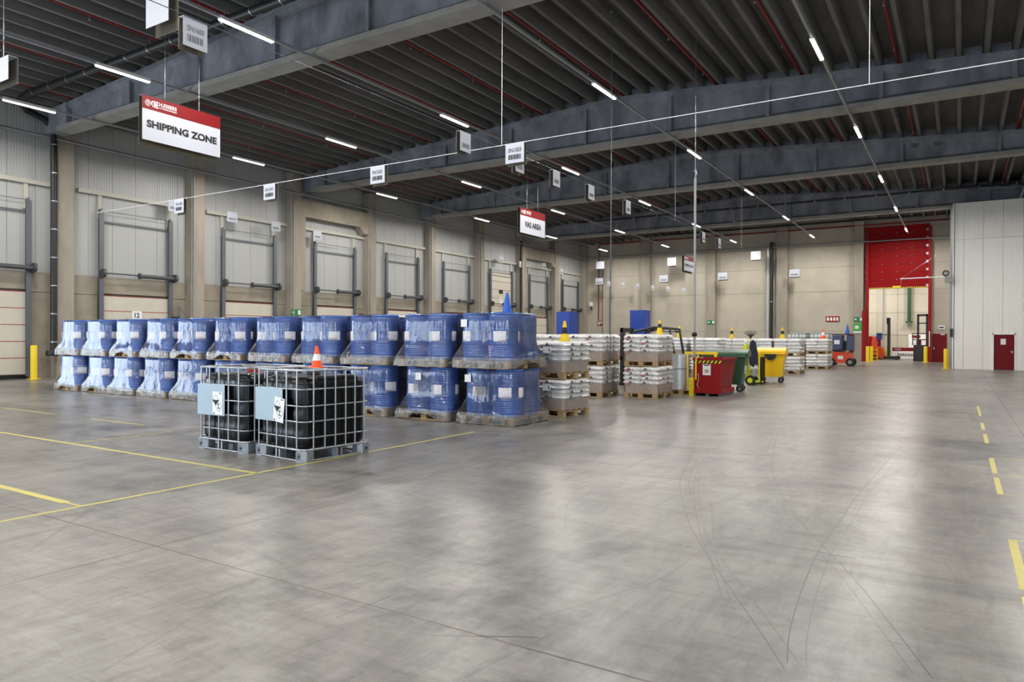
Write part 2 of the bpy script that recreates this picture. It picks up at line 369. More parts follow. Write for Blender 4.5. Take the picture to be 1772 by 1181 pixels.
# back wall with the red door opening
DX0, DX1, DZ = -5.80, -1.92, 5.33
wb = struct('wall_back', 'far hall wall of pale beige concrete panels between columns', B(XL, -28.0, YB, YB+.3, 0, 11), M_BACK, cat='wall')
bayx = [(-28.0, -23.6), (-22.7, -17.7), (-17.1, -12.3), (-11.45, -6.75), (-6.75, DX0), (DX1, XR)]
zj = [0, 2.2, 5.23, 7.1, 9.0, 11.2]
for a, b in ((-28.0, -22.7), (-22.7, -17.1), (-17.1, -11.45), (-11.45, DX0), (DX1, XR)):
    for i in range(5): obj('concrete_panel', B(a+.01, b-.01, YB, YB+.3, zj[i]+.012, zj[i+1]-.012), M_BACK, wb)
obj('concrete_panel', B(DX0-.01, DX1+.01, YB, YB+.3, DZ+.02, 11.2), M_BACK, wb)
obj('joint_backing', B(XL, DX0, YB+.02, YB+.28, 0, 11.2), M_CPANEL, wb); obj('joint_backing', B(DX1, XR, YB+.02, YB+.28, 0, 11.2), M_CPANEL, wb)
# room behind the red door
wf = struct('wall_far', 'pale concrete wall of the lit room behind the red door', B(-12, 4, 66.5, 66.8, 0, 8), M_BACK, cat='wall')
for z in (1.97, 3.81, 5.32): obj('joint_strip', B(-12, 4, 66.485, 66.5, z-.015, z+.015), M_COLM, wf)
for x in (-5.9, -4.4, -3.4): obj('joint_strip', B(x-.02, x+.02, 66.485, 66.5, 0, 8), M_COLM, wf)
struct('wall_side', 'side wall of the room behind the red door', B(-12.3, -12, 59.2, 66.8, 0, 8), M_BACK, cat='wall')
struct('wall_side.001', 'other side wall of the room behind the red door', B(4, 4.3, 59.2, 66.8, 0, 8), M_BACK, cat='wall')
struct('ceiling', 'ceiling of the room behind the red door', B(-12.3, 4.3, 59.2, 66.8, 7.6, 7.9), M_CEIL, cat='ceiling')
wr = struct('wall_right', 'hall wall outside the view beyond the white enclosure', B(XR, XR+.3, 10, 59.2, 0, 10.6), M_SAND, cat='wall')
for a, b, z0 in ((YN, -3, 0), (-3, 1, 4.5), (1, 10, 0)): obj('wall_core', B(XR, XR+.3, a, b, z0, 10.6), M_SAND, wr)  # unseen side opening added for more daylight from the right
wn = struct('wall_near', 'hall wall behind the photographer with unseen openings added for daylight', B(XL, -28.6, YN-.3, YN, 0, 11.2), M_SAND, cat='wall')
for a, b, z0 in ((-28.6, -21, 4.5), (-21, -15.5, 0), (-15.5, -12.5, 4.5), (-12.5, -8, 0), (-8, -5, 4.5), (-5, 0, 0), (0, 3, 4.5), (3, XR, 0)): obj('wall_core', B(a, b, YN-.3, YN, z0, 11.2), M_SAND, wn)  # unseen openings, placed and sized for the daylight they throw

# white insulated enclosure on the right
we = struct('wall_enclosure', 'tall white ribbed enclosure wall with small dark red door', B(-.30, XR, 46.0, 46.1, 0, 9.05), M_ENC, cat='wall')
ex = [-.35, .122, 1.0, 1.88, 2.76, 3.64, 4.5, 5.4, 6.3, 7.2, XR]
for i in range(len(ex)-1):
    for z0, z1 in ((0, 7.05), (7.06, 9.05)):
        a, b = ex[i]+.006, ex[i+1]-.006
        if z0 == 0 and a < 2.4 and b > 1.5:       # door opening
            if a < 1.5: obj('ribbed_panel', B(a, 1.5, 45.9, 46.0, 0, z1), M_ENC, we)
            if b > 2.4: obj('ribbed_panel', B(2.4, b, 45.9, 46.0, 0, z1), M_ENC, we)
            obj('ribbed_panel', B(max(a, 1.5), min(b, 2.4), 45.9, 46.0, 1.9, z1), M_ENC, we)
        else: obj('ribbed_panel', B(a, b, 45.9, 46.0, z0, z1), M_ENC, we)
obj('ribbed_panel', B(-.36, -.30, 45.9, YB, 0, 9.05), M_WHITE, we)
obj('corner_trim', B(-.40, -.33, 45.86, 45.97, 0, 9.05), M_WHITE, we)
obj('cable_duct', B(-.52, -.40, 46.2, 46.34, 0, 8.9), M_PVC, we)
obj('door_frame', MB().box(1.44, 1.5, 45.86, 45.92, 0, 1.95).box(2.4, 2.46, 45.86, 45.92, 0, 1.95).box(1.44, 2.46, 45.86, 45.92, 1.88, 1.95), M_WHITE, we)
d = struct('door_12', 'dark red steel door in the white enclosure wall', B(1.505, 2.395, 45.93, 45.97, .02, 1.88), M_DARKRED, cat='door')
obj('door_notice', B(1.8, 2.03, 45.922, 45.93, 1.35, 1.66), M_WHITE, d); obj('door_handle', MB().box(2.28, 2.34, 45.9, 45.93, .9, 1.02).tube((2.3, 45.9, 1.0), (2.2, 45.9, 1.0), .012), M_GALV, d)

# ceiling: two sloped decks with downstand ribs
YBEAMS = [2.4, 13.5, 25.8, 35.35, 47.9]
H = .44
mb = MB()
for a, b in ((XL-.4, -11.5), (-11.5, XR+.4)):
    mb.hexa([(a, YN-.4, roof(a)+H), (b, YN-.4, roof(b)+H), (b, 59.3, roof(b)+H), (a, 59.3, roof(a)+H)], [(a, YN-.4, roof(a)+H+.3), (b, YN-.4, roof(b)+H+.3), (b, 59.3, roof(b)+H+.3), (a, 59.3, roof(a)+H+.3)])
ceil = struct('ceiling.001', 'dark concrete ribbed roof deck above the hall', mb, M_CEIL, cat='ceiling')
ribs = [-28.9+.72*i for i in range(51)]
def rib_mesh(L_):
    a, b, h = .055, .11, H+.02
    return MB().hexa([(-a, 0, 0), (a, 0, 0), (a, L_, 0), (-a, L_, 0)], [(-b, 0, h), (b, 0, h), (b, L_, h), (-b, L_, h)]).mesh('roof_rib', M_CEIL)
spans = [YN]+YBEAMS+[YB]
for i in range(len(spans)-1):
    y0, y1 = spans[i]+.12, spans[i+1]-.12; me = rib_mesh(y1-y0)
    for x in ribs:
        if x < 7.6: link('roof_rib', me, ceil, (x, y0, roof(x)))
# pale infill blocks between rib ends above each beam
for yb in YBEAMS[1:]:
    for j, x in enumerate(ribs[:-1]):
        if x > 4: break
        obj('infill_block', B(x+.12, x+.60, yb-.03, yb+.03, roof(x+.36)-.03, roof(x+.36)+.30), M_BEAM, ceil)

# beams
def beam(yb, lab):
    x0, x1 = -28.9, XR
    def prof(x):
        t = roof(x)-.01; z = ZB
        return [(-.30, z), (.30, z), (.30, z+.16), (.10, z+.30), (.10, t-.26), (.25, t-.16), (.25, t), (-.25, t), (-.25, t-.16), (-.10, t-.26), (-.10, z+.30), (-.30, z+.16)]
    xs = [x0+.9, -20, -11.5, -4, x1]; mb = MB(); vs = []
    for x in xs: vs += [(x, yb+a, b) for a, b in prof(x)]
    n = 12
    for i in range(len(xs)-1):
        for j in range(n):
            mb.add([vs[i*n+j], vs[i*n+(j+1) % n], vs[(i+1)*n+(j+1) % n], vs[(i+1)*n+j]], [(3, 2, 1, 0)], 1 if j in (0, 1, 11) else 0)
    mb.add(vs[:n], [tuple(range(n))]); mb.add(vs[-n:], [tuple(range(n))[::-1]])
    o = struct('roof_beam', lab, mb, [M_BEAM, M_BEAMF], cat='beam')
    t = roof(x0)-.02
    obj('end_block', MB().hexa([(x0, yb-.295, ZB+.01), (x0+1.6, yb-.295, ZB+.01), (x0+1.6, yb+.295, ZB+.01), (x0, yb+.295, ZB+.01)], [(x0, yb-.295, t), (x0+1.6, yb-.295, t+.08), (x0+1.6, yb+.295, t+.08), (x0, yb+.295, t)]), M_BEAM, o)
    for x in (-23.4, -19.7, -16.2, -12.7, -9.2, -5.7, -2.2, 1.3, 4.8):
        obj('web_stiffener', B(x-.06, x+.06, yb-.24, yb+.24, ZB+.2, roof(x)-.15), M_BEAM, o)
    return o
BL = ['pale concrete roof beam overhead behind the photographer', 'nearest concrete roof beam in view, running behind the large red and white sign',
      'second concrete roof beam in view, crossed by the long sign wire', 'third concrete roof beam in view, seen just above the sign reading VAS AREA', 'last concrete roof beam before the beige far wall']
bms = [beam(y, l) for y, l in zip(YBEAMS, BL)]
def blot(o, x, y, z, r, seed):
    rr = random.Random(seed); n_ = 18; a0 = rr.uniform(0, 6)
    P = [(x+r*(1+.18*math.sin(3*a+a0)+.1*rr.random())*math.cos(a), z+1.35*r*(1+.12*math.cos(2*a+a0))*math.sin(a)) for a in [2*PI*i/n_ for i in range(n_)]]
    obj('damp_stain', MB().prism(P, y-.004, y+.002, axis='y'), mat('damp_concrete', (84, 86, 90), .9, rgb2=(104, 106, 111), scale=6.), o)
for k_, ps in ((2, ((-1.59, 10.10), (-.88, 10.04))), (3, ((-1.72, 10.07), (-.89, 10.03), (-21.8, 10.03), (-20.8, 10.05)))):
    for i_, (x_, z_) in enumerate(ps): blot(bms[k_], x_, YBEAMS[k_]-.10, z_, .16, i_+k_)

# columns
CY = [13.95+5.58*k for k in range(9)]
for k, y in enumerate(CY):
    t = 10.0 if k % 2 == 0 else 9.9
    o = struct('column', f'concrete column at the dock wall, {ORD[k]} from the near end', MB().cbox(XL, -28.85, y-.32, y+.32, 0, t, .03), M_COLM, cat='column')
for k, (a, b) in enumerate(((-23.57, -22.72), (-17.72, -17.09), (-12.29, -11.43), (-6.74, -6.11))):
    struct('column.%03d' % (20+k), f'concrete column on the beige far wall, {ORD[k]} counted from the dock wall', MB().cbox(a, b, YB-.45, YB+.02, 0, 11, .03), M_COLM, cat='column')
for k in (2, 6):   # concrete portals between columns
    y0, y1 = CY[k]+.32, CY[k+1]-.32
    o = struct('portal_beam', f'rough concrete lintel between two dock wall columns, {"nearer" if k == 2 else "farther"} of two', B(-29.3, -28.9, y0, y1, 7.85, 8.75), M_CPANEL, cat='lintel')
    obj('corbel', MB().hexa([(-29.3, y1-.35, 7.35), (-28.85, y1-.35, 7.5), (-28.85, y1+.2, 7.5), (-29.3, y1+.2, 7.35)], [(-29.3, y1-.75, 7.85), (-28.8, y1-.75, 7.85), (-28.8, y1+.2, 7.85), (-29.3, y1+.2, 7.85)]), M_COLM, o)
    obj('portal_jamb', B(-29.3, -28.9, y0, y0+.3, 4.0, 7.85), M_COLM, o)

# dock doors
NUM = {0: '12', 5: '7'}
leaf_me = B(0, .05, 0, DW-.06, 0, .585).mesh('leaf_panel', M_LEAF)
seal_me = B(0, .055, 0, DW-.06, 0, .026).mesh('red_seal_strip', M_SEAL)
track_me = MB().box(0, .12, -.06, .06, 0, 6.55).box(.12, .15, -.09, .09, 0, 6.5).mesh('track', M_TRACK)
DL = ['cream sectional dock door nearest the front, beside the yellow bollard', 'cream sectional dock door numbered 12', 'cream sectional dock door, second beyond number 12', 'cream sectional dock door inside the nearer concrete portal',
      'cream sectional dock door just beyond the nearer portal', 'cream sectional dock door just before the raised one', 'raised cream dock door with number 7 and small window', 'cream sectional dock door inside the farther concrete portal', 'cream sectional dock door nearest the far corner']
for i in range(9):
    k = i-1; y0 = DOOR0+BAY*k; up = 3.18 if i == 6 else 0.
    d = struct('door_%d' % (i+1), DL[i], cat='door', loc=(XL+.05, y0, 0))
    for j in range(5):
        link('leaf_panel', leaf_me, d, (0, .03, .15+.613*j+up+.026))
        link('red_seal_strip', seal_me, d, (-.001, .03, .15+.613*(j+1)+up))
    if i == 6:
        obj('door_window', B(.05, .06, 1.2, 1.75, 1.72+up, 2.02+up), M_BLACK, d)
        obj('dock_opening', B(-.03, -.01, 0, DW, .1, 3.3), M_SPRING, d)
    link('track', track_me, d, (.02, 0, .1)); link('track', track_me, d, (.02, DW, .1))
    zt = 4.12
    obj('torsion_bar', MB().tube((.3, .05, zt), (.3, 1.55, zt), .028), M_SPRING, d)
    obj('spring_tube', MB().tube((.3, 1.5, zt-.02), (.3, DW+.1, zt-.02), .085, 12).tube((.3, 1.46, zt-.02), (.3, 1.52, zt-.02), .13, 12), M_SPRING, d)
    for yy in (.0, DW+.12): obj('bearing_plate', MB().tube((.3, yy-.05, zt), (.3, yy+.05, zt), .17, 12).box(.05, .3, yy-.02, yy+.02, zt-.2, zt+.14), M_SPRING, d)
    obj('top_tie', MB().box(.03, .06, 0, DW, 6.18, 6.24).tube((.15, 0, 6.62), (.15, DW, 6.62), .012), M_TRACK, d)
    for yy in (0, DW): obj('pulley', MB().tube((.1, yy-.03, 6.62), (.1, yy+.03, 6.62), .09, 12), M_GALV, d)
    obj('frame_rail', B(-.02, .1, -.85, DW+.95, 7.24, 7.40), M_CREAM, d)
    for yy in (-.08, DW-.12): obj('frame_post', B(-.03, .04, yy, yy+.15, 6.3, 7.24), M_CREAM, d)
    if k in NUM:
        obj('number_plate', B(.056, .066, 1.3, 1.72, 2.20+up*.62, 2.64+up*.62), M_WHITE, d)
        n = link('door_number', text_mesh(NUM[k], .21, M_INK, .03), d, (.070, 1.51, 2.47+up*.62), PI/2)

# red high-speed door in the back wall
rd = struct('door_10', 'tall red sectional gate half raised in the far wall, black and yellow hem', cat='door')
for j in range(8):
    z0 = DZ+.02+.565*j
    p = obj('curtain_panel', B(-6.02, -1.9, 58.62, 58.68, z0, z0+.555), M_DOORRED, rd)
    obj('end_bracket', MB().box(-5.98, -5.83, 58.6, 58.62, z0+.05, z0+.22), M_GALV, p); obj('end_bracket', MB().box(-2.1, -1.95, 58.6, 58.62, z0+.05, z0+.22), M_GALV, p)
    for x in (-4.9, -3.95, -3.0): obj('fixing', MB().lathe([(.045, 0), (.045, .02)], 8), M_WHITE, p, (x, 58.615, z0+.03))
for i in range(28):
    obj('hem_stripe', MB().hexa([(-5.8+.138*i, 58.6, DZ-.03), (-5.73+.138*i, 58.6, DZ-.03), (-5.73+.138*i, 58.66, DZ-.03), (-5.8+.138*i, 58.66, DZ-.03)],
        [(-5.74+.138*i, 58.6, DZ+.07), (-5.67+.138*i, 58.6, DZ+.07), (-5.67+.138*i, 58.66, DZ+.07), (-5.74+.138*i, 58.66, DZ+.07)]), M_YELLOW, rd)
obj('hem_bar', B(-5.85, -1.92, 58.61, 58.66, DZ-.03, DZ+.07), M_BLACK, rd)
obj('warning_plate', B(-4.2, -3.7, 58.58, 58.61, DZ+.02, DZ+.16), M_YELLOW, rd)
for x in (-5.86, -1.86): obj('guide_post', B(x-.1, x+.1, 58.5, 58.85, 0, 9.7), M_RED, rd)
obj('guard_post', MB().cbox(-6.12, -5.84, 57.7, 58.0, 0, 3.68, .06), M_RED, rd)
rt = obj('reflector_strip', B(-1.9, -1.84, 58.46, 58.5, 1.1, 2.2), M_WHITE, rd)

sd = struct('door_11', 'dark red steel door beside the red gate', B(-1.70, -.82, 58.82, 58.88, .02, 2.02), M_DARKRED, cat='door')
obj('door_handle', MB().box(-1.63, -1.57, 58.78, 58.82, .9, 1.05), M_GALV, sd); obj('door_closer', B(-1.2, -.95, 58.78, 58.82, 1.93, 2.0), M_WHITE, sd)
o = obj('exit_notice', B(-1.35, -.95, 58.82, 58.88, 2.35, 2.6), M_WHITE); tag(o, 'small dark emergency plate on the wall above the dark red door', 'sign')
obj('plate_bar', B(-1.29, -1.01, 58.81, 58.82, 2.42, 2.52), M_BLACK, o)

# ------------------------------------------------------------------ ceiling lights
ROWS = [-25.45, -20.03, -14.65, -9.08, -3.15, 2.6]
RN = ['the row nearest the docks', 'the second row from the docks', 'the third row from the docks', 'the fourth row from the docks', 'the row nearest the white enclosure', 'the row outside the view']
YS = [-5.5, 1.7, 10.43, 18.8, 27.35, 36.1, 45.05, 54.05]
trunk_me = MB().box(-.035, .035, -8.5, 57.2, .03, .09).mesh('light_trunking', M_TRUNK)
hous_me = MB().hexa([(-.055, 0, .0), (.055, 0, .0), (.055, 1.55, .0), (-.055, 1.55, .0)], [(-.04, 0, .09), (.04, 0, .09), (.04, 1.55, .09), (-.04, 1.55, .09)]).mesh('housing', M_WHITE)
dif_me = MB().prism([(-.05, 0), (-.04, -.03), (.04, -.03), (.05, 0)], .02, 1.53, axis='y').mesh('diffuser', M_LAMP)
for r, x in enumerate(ROWS):
    t = tag(link('light_trunking', trunk_me, None, (x, 0, 9.0)), f'thin grey light trunking along the ceiling, carrying {RN[r]}', 'trunking')
    kk = 0
    for y in YS:
        if r == 5 and y > 40: continue
        if y > 10: kk += 1
        lab = f'lit strip light, {ORD[kk-1]} from the front in {RN[r]}' if y > 10 else f'strip light outside the view, {"beside" if y > 0 else "behind"} the photographer, {RN[r]}'
        s = thing('strip_light', lab, 'ceiling light', (x, y, 9.0), 0, 'strip lights on the ceiling')
        link('housing', hous_me, s); link('diffuser', dif_me, s)
        la = bpy.data.lights.new('lamp', 'AREA'); la.shape = 'RECTANGLE'; la.size = .09; la.size_y = 1.5; la.energy = LAMP_W; la.color = (1, .965, .91); batwing(la)
        lo = bpy.data.objects.new('lamp', la); COL.objects.link(lo); lo.parent = s; lo.location = (0, .775, -.035)
for x in (-8, -5.5, -1):   # lamps of the room behind the gate
    s = thing('strip_light', f'strip light in the room behind the red gate, {"left" if x < -7 else ("middle" if x < -3 else "right")} one', 'ceiling light', (x, 62, 7.48), 0, 'strip lights behind the gate')
    link('housing', hous_me, s); link('diffuser', dif_me, s)
    la = bpy.data.lights.new('lamp', 'AREA'); la.shape = 'RECTANGLE'; la.size = .09; la.size_y = 1.5; la.energy = LAMP_W*2.2; la.color = (1, .965, .91)
    lo = bpy.data.objects.new('lamp', la); COL.objects.link(lo); lo.parent = s; lo.location = (0, .775, -.035)
# sky portals in the open gates and the added openings (daylight sampling only)
def portal(loc, rot, sx, sy):
    la = bpy.data.lights.new('sky_portal', 'AREA'); la.shape = 'RECTANGLE'; la.size = sx; la.size_y = sy; la.cycles.is_portal = True
    lo = bpy.data.objects.new('sky_portal', la); COL.objects.link(lo); lo.location = loc; lo.rotation_euler = rot
for a, b, h in GATES: portal((XL-.2, (a+b)/2, h/2), (0, -PI/2, 0), h, b-a)
portal((XR+.2, -1, 2.25), (0, PI/2, 0), 4.5, 4)
for a, b in ((-28.6, -21), (-15.5, -12.5), (-8, -5), (0, 3)): portal(((a+b)/2, YN-.2, 2.25), (PI/2, 0, 0), b-a, 4.5)

# ------------------------------------------------------------------ pipes, rails, wires
n = 0
for x in (-27.3, -24.0, -20.9, -17.6, -14.6, -11.2, -8.0, -5.0, -1.6, 1.5):
    n += 1
    x = -28.9+.72*(round((x+28.9)/.72-.5)+.5)+.16; z = roof(x)+.06
    s = tag(obj('sprinkler_pipe', MB().tube((x, -6, z), (x, 58.2, z), .05, 8), M_SPRINK), f'thin red sprinkler pipe under the roof deck, {ORD[n-1]} counted from the dock wall', 'pipe')
    hd = MB().tube((0, 0, -.14), (0, 0, 0), .018, 6).lathe([(.035, -.17), (.035, -.14)], 8).mesh('sprinkler_head', M_GALV)
    for j in range(14): link('sprinkler_head', hd, s, (x, 9+3.4*j+(n % 2)*1.5, z))
s = tag(obj('drain_pipe', MB().path([(3, 12, 10.0), (-27.5, 12, 9.98), (-28.2, 12.1, 9.9), (-28.62, 12.5, 9.75), (-28.66, 13.1, 9.6), (-28.68, 13.42, 9.3), (-28.68, 13.45, 8.8), (-28.68, 13.45, 1.0)], .115, 12), M_BLKPIPE), 'thick black drain pipe along the roof and down beside the first column', 'pipe')
for j in range(24): obj('pipe_clip', MB().tube((-27+1.15*j, 12, 9.99), (-26.96+1.15*j, 12, 9.99), .125, 12).tube((-26.98+1.15*j, 12, 10.1), (-26.98+1.15*j, 12, 10.3), .01, 6), M_GALV, s)
for j in range(8): obj('pipe_clip', MB().tube((-28.68, 13.45, 1.35+1.05*j), (-28.68, 13.45, 1.39+1.05*j), .125, 12), M_GALV, s)
obj('pipe_foot', MB().lathe([(.2, 0), (.22, .1), (.2, .2)], 12), M_BLKPIPE, s, (-28.68, 13.4, .85))
s = tag(obj('duct_pipe', MB().tube((-24, 47.2, 10.12), (5, 47.2, 10.12), .06, 8), M_BLKPIPE), 'thin black pipe clipped along the last roof beam', 'pipe')
for j in range(16): obj('pipe_clip', MB().tube((-23+1.7*j, 47.2, 10.12), (-22.94+1.7*j, 47.2, 10.12), .085, 8), M_GALV, s)
s = tag(obj('duct_pipe', MB().tube((-28, 58.35, 10.42), (-.6, 58.35, 10.42), .08, 8), M_BLKPIPE), 'black pipe high on the far wall above the red pipe', 'pipe')
s = tag(obj('sprinkler_main', MB().tube((-27.6, 58.5, 10.03), (-.5, 58.5, 10.03), .06, 8).tube((-27.6, 58.5, 10.03), (-27.6, 58.5, 3.2), .05, 8), M_SPRINK), 'red water main along the top of the far wall and down its corner', 'pipe')
s = tag(obj('conduit_rail', MB().path([(-28.75, 10, 9.0), (-28.75, 58.2, 8.82), (-.6, 58.35, 8.78)], .05, 8), M_GALV), 'galvanised conduit rail round the dock wall and far wall', 'rail')
s = tag(obj('rain_pipe', MB().tube((-12.62, 58.35, 1.0), (-12.62, 58.35, 9.2), .14, 12), M_BLKPIPE), 'black rain pipe standing against the beige far wall', 'pipe')
obj('pipe_clip', MB().tube((-12.62, 58.35, 4.5), (-12.62, 58.35, 4.56), .16, 12), M_GALV, s)
s = tag(obj('cable_tray', B(-12.98, -12.86, 58.5, 58.58, 0, 9), M_GALV), 'narrow perforated cable tray left of the black rain pipe', 'tray')
for k, y in enumerate((19.22, 24.82, 30.42, 36.0, 41.6, 47.2)):
    tag(obj('conduit', MB().tube((-28.8, y+.06, .4), (-28.8, y+.06, 9.0), .035, 8), M_PVC), f'thin grey conduit up the dock wall column, {ORD[k+1]} column from the near end', 'conduit')
tag(obj('drain_pipe', MB().tube((-28.8, 47.1, 1), (-28.8, 47.1, 9.1), .1, 10), M_BLKPIPE), 'black drain pipe beside the column right of the raised dock door', 'pipe')
tag(obj('conduit', MB().tube((-27.34, 58.75, 0), (-27.34, 58.75, 8.7), .04, 8), M_TRACK), 'dark conduit up the far wall right of the red corner pipe', 'conduit')
tag(obj('conduit', MB().tube((-26.6, 58.75, 0), (-26.6, 58.75, 8.7), .055, 8), M_TRACK), 'second dark conduit up the far wall near the dock corner', 'conduit')
o = tag(obj('wall_phone', B(-28.5, -28.2, 58.5, 58.62, 4.5, 4.85), M_WHITE), 'small white box on the wall in the dock corner', 'box'); obj('horn', B(-28.42, -28.28, 58.5, 58.6, 4.15, 4.4), M_SPRING, o)
tag(obj('hanging_cable', MB().tube((-8.13, 18, .9), (-8.13, 18, 10.55), .012, 6).lathe([(.03, 0), (.06, .05), (.03, .12)], 8, (-8.13, 18, 10.5)), M_TRACK), 'thin grey cable hanging from the roof behind the wrapped bag stack', 'cable')
pl = thing('supply_pole', 'grey hanging power pole above the red tipping container', 'pole', (-6.59, 20.5, 0))
obj('shaft', MB().tube((0, 0, 1.1), (0, 0, 6.3), .035, 8), M_PVC, pl); obj('suspension_wire', MB().tube((0, 0, 6.3), (0, 0, 10.5), .008, 6), M_GALV, pl)
obj('hook', MB().path([(0, 0, 6.3), (.05, 0, 6.4), (.02, 0, 6.55), (-.03, 0, 6.5)], .015, 6), M_GALV, pl); obj('socket_ball', MB().lathe([(.02, -.08), (.08, -.03), (.08, .03), (.02, .08)], 10, (0, 0, 1.72)), M_RUBBER, pl)
for k, (p, q, lab) in enumerate((((-26, 13.6, 5.97), (5, 13.6, 5.97), 'long white steel wire carrying the shelf location signs across the hall'),
    ((-9.05, -3, 6.02), (-9.05, 36, 6.02), 'thin steel wire running away from the camera with small barcode boards'),)):
    o = tag(obj('sign_wire', MB().tube(p, q, .008 if k == 0 else .006, 6), M_WHITE if k == 0 else M_TRACK), lab, 'wire')
    for x in ((-8.85, -1.35) if k == 0 else ()): obj('drop_wire', MB().tube((x, 13.6, 5.97), (x, 13.6, 9.15), .007, 6), M_WHITE, o)
    for y in ((25.8, 35.3) if k == 1 else ()): obj('drop_wire', MB().tube((-9.05, y, 6.02), (-9.05, y, 9.12), .004, 6), M_WHITE, o)

# ------------------------------------------------------------------ hanging signs
def barcode(w_, h, seed):
    rr = random.Random(seed); mb = MB(); x = -w_/2
    while x < w_/2-.012:
        b = rr.choice((.012, .018, .028)); mb.box(x, min(x+b, w_/2), -.0015, 0, -h/2, h/2); x += b+rr.choice((.010, .016))
    return mb
def hang_sign(name, label, loc, rz, w_, h, text=None, bar=False, gap=.10, ink=M_INK, wires=None, group=None):
    "loc = centre of the board's top edge; board faces local -Y"
    s = thing(name, label, 'sign', loc, rz, group)
    obj('front_board', B(-w_/2, w_/2, -.006, 0, -h, 0), M_BOARD, s)
    if gap:
        obj('back_board', MB().box(-w_/2, w_/2, gap, gap+.003, -h*1.10, 0, 1).box(-w_/2, w_/2, gap+.003, gap+.006, -h*1.10, 0), [M_BOARD, M_BOARDSHADE], s)  # inner face painted dark as shade, hung lower so the strip shows
        obj('top_fold', B(-w_/2, w_/2, 0, gap, -.006, 0), M_BOARD, s)
    if text: link('lettering', text_mesh(text, h*.20, ink, .015, w_*.70), s, (0, -.009, -h*(.36 if bar else .5)))
    if bar: obj('barcode', barcode(w_*.68, h*.24, sum(map(ord, label)) % 99), ink, s, (0, -.009, -h*.70))
    if wires:
        for x in (-w_*.22, w_*.22): obj('suspension_wire', MB().tube((x, .03, -.02), (x, .03, roof(loc[0])+.42-loc[2]), .006, 6), M_GALV, s)
    return s
for x, t in ((-21.1, 'SN1500'), (-16.78, 'SN1501'), (-12.63, 'SN1502'), (-8.5, 'SN1503')):
    hang_sign('location_sign', f'small white barcode sign reading {t} hanging on the cross wire', (x, 13.6, 5.98), 0, .49, .45, t, True)
def zone(label, loc, w_, h, txt, tw, full):
    s = hang_sign('zone_sign', label, loc, PI/2, w_, h, gap=.14, wires=9.9)
    obj('red_band', B(-w_/2, w_/2, -.009, -.006, -h*.30, 0), M_SIGNRED, s)
    link('lettering', text_mesh(txt, h*.175 if full else h*.24, M_INK, .045, w_*tw), s, (0, -.012, -h*.62))
    u = w_*.001
    g = MB()     # round emblem and initials block
    for r in (.036, .027, .018): g.path([(-.435*w_+w_*r*math.cos(a*PI/10), -.012, -h*.155+w_*r*math.sin(a*PI/10)) for a in range(20)], w_*.0022, 4, closed=True)
    g.box(-.435*w_-w_*.034, -.435*w_+w_*.034, -.013, -.010, -h*.155-.004, -h*.155+.004).box(-.435*w_-.005, -.435*w_+.005, -.013, -.010, -h*.155-.07*h, -h*.155+.07*h)
    x0 = -.392*w_
    g.box(x0, x0+.02*w_, -.013, -.01, -h*.225, -h*.195).box(x0, x0+.02*w_, -.013, -.01, -h*.115, -h*.085).box(x0, x0+.008*w_, -.013, -.01, -h*.225, -h*.085)
    x1 = x0+.026*w_
    g.box(x1, x1+.013*w_, -.013, -.01, -h*.23, -h*.08).box(x1+.013*w_, x1+.022*w_, -.013, -.01, -h*.17, -h*.14).box(x1+.022*w_, x1+.034*w_, -.013, -.01, -h*.23, -h*.08)
    for z in (-.23, -.17, -.11): g.box(x1+.034*w_, x1+.055*w_, -.013, -.01, h*z, h*(z+.03))
    obj('emblem', g, M_WHITE, s)
    link('lettering', text_mesh('H.ESSERS', h*.085, M_WHITE, .02, w_*.215, 'LEFT'), s, (-.30*w_, -.012, -h*.125))
    link('lettering', text_mesh("IT'S TRANSPORTISSIMO", h*.032, M_WHITE, .02, w_*.215, 'LEFT'), s, (-.30*w_, -.012, -h*.205))
    return s
zone('large hanging sign with red band reading SHIPPING ZONE, nearest the camera', (-17.0, 11.06, 7.53), 2.17, 1.09, 'SHIPPING ZONE', .90, True)
zone('hanging sign with red band reading VAS AREA', (-17.0, 28.83, 7.56), 2.29, 1.15, 'VAS AREA', .66, False)
zone('small distant hanging sign reading SHIPPING ZONE near the far wall', (-17.0, 51.5, 7.65), 2.2, 1.1, 'SHIPPING ZONE', .90, True)
hang_sign('location_sign', 'white barcode sign reading SN1600 above the large red and white sign', (-9.08, 6.09, 6.02), PI/2, .37, .40, 'SN1600', True, ink=M_GREYINK)
for k, y in enumerate((12.47, 14.71, 16.56, 18.66, 21.36, 29.3, 31.6)):
    hang_sign('location_sign', f'small barcode board on the lengthwise wire, {ORD[k]} beyond the one reading SN1600', (-9.05, y, 6.02), PI/2, .38, .42, '1234'[:0] or None, True, ink=M_GREYINK)
hang_sign('blank_board', 'blank white hanging board beside the SN1600 sign', (-10.98, 6.69, 7.6), 0, .62, .98, gap=.16, wires=9.9)
hang_sign('blank_board', 'blank white hanging board at the upper left corner by a drop wire', (-16.15, 6.52, 7.05), 0, .98, .47, gap=.16, wires=9.9)
for x, z, t in ((-26.75, 8.33, 'closest to the dock wall'), (-20.27, 8.28, 'beside the distant hanging sign'), (-13.5, 8.4, 'left of the black rain pipe')):
    hang_sign('blank_board', f'blank white board hanging before the far wall, {t}', (x, 57, z), 0, .75, .66, gap=.1, wires=9.9)
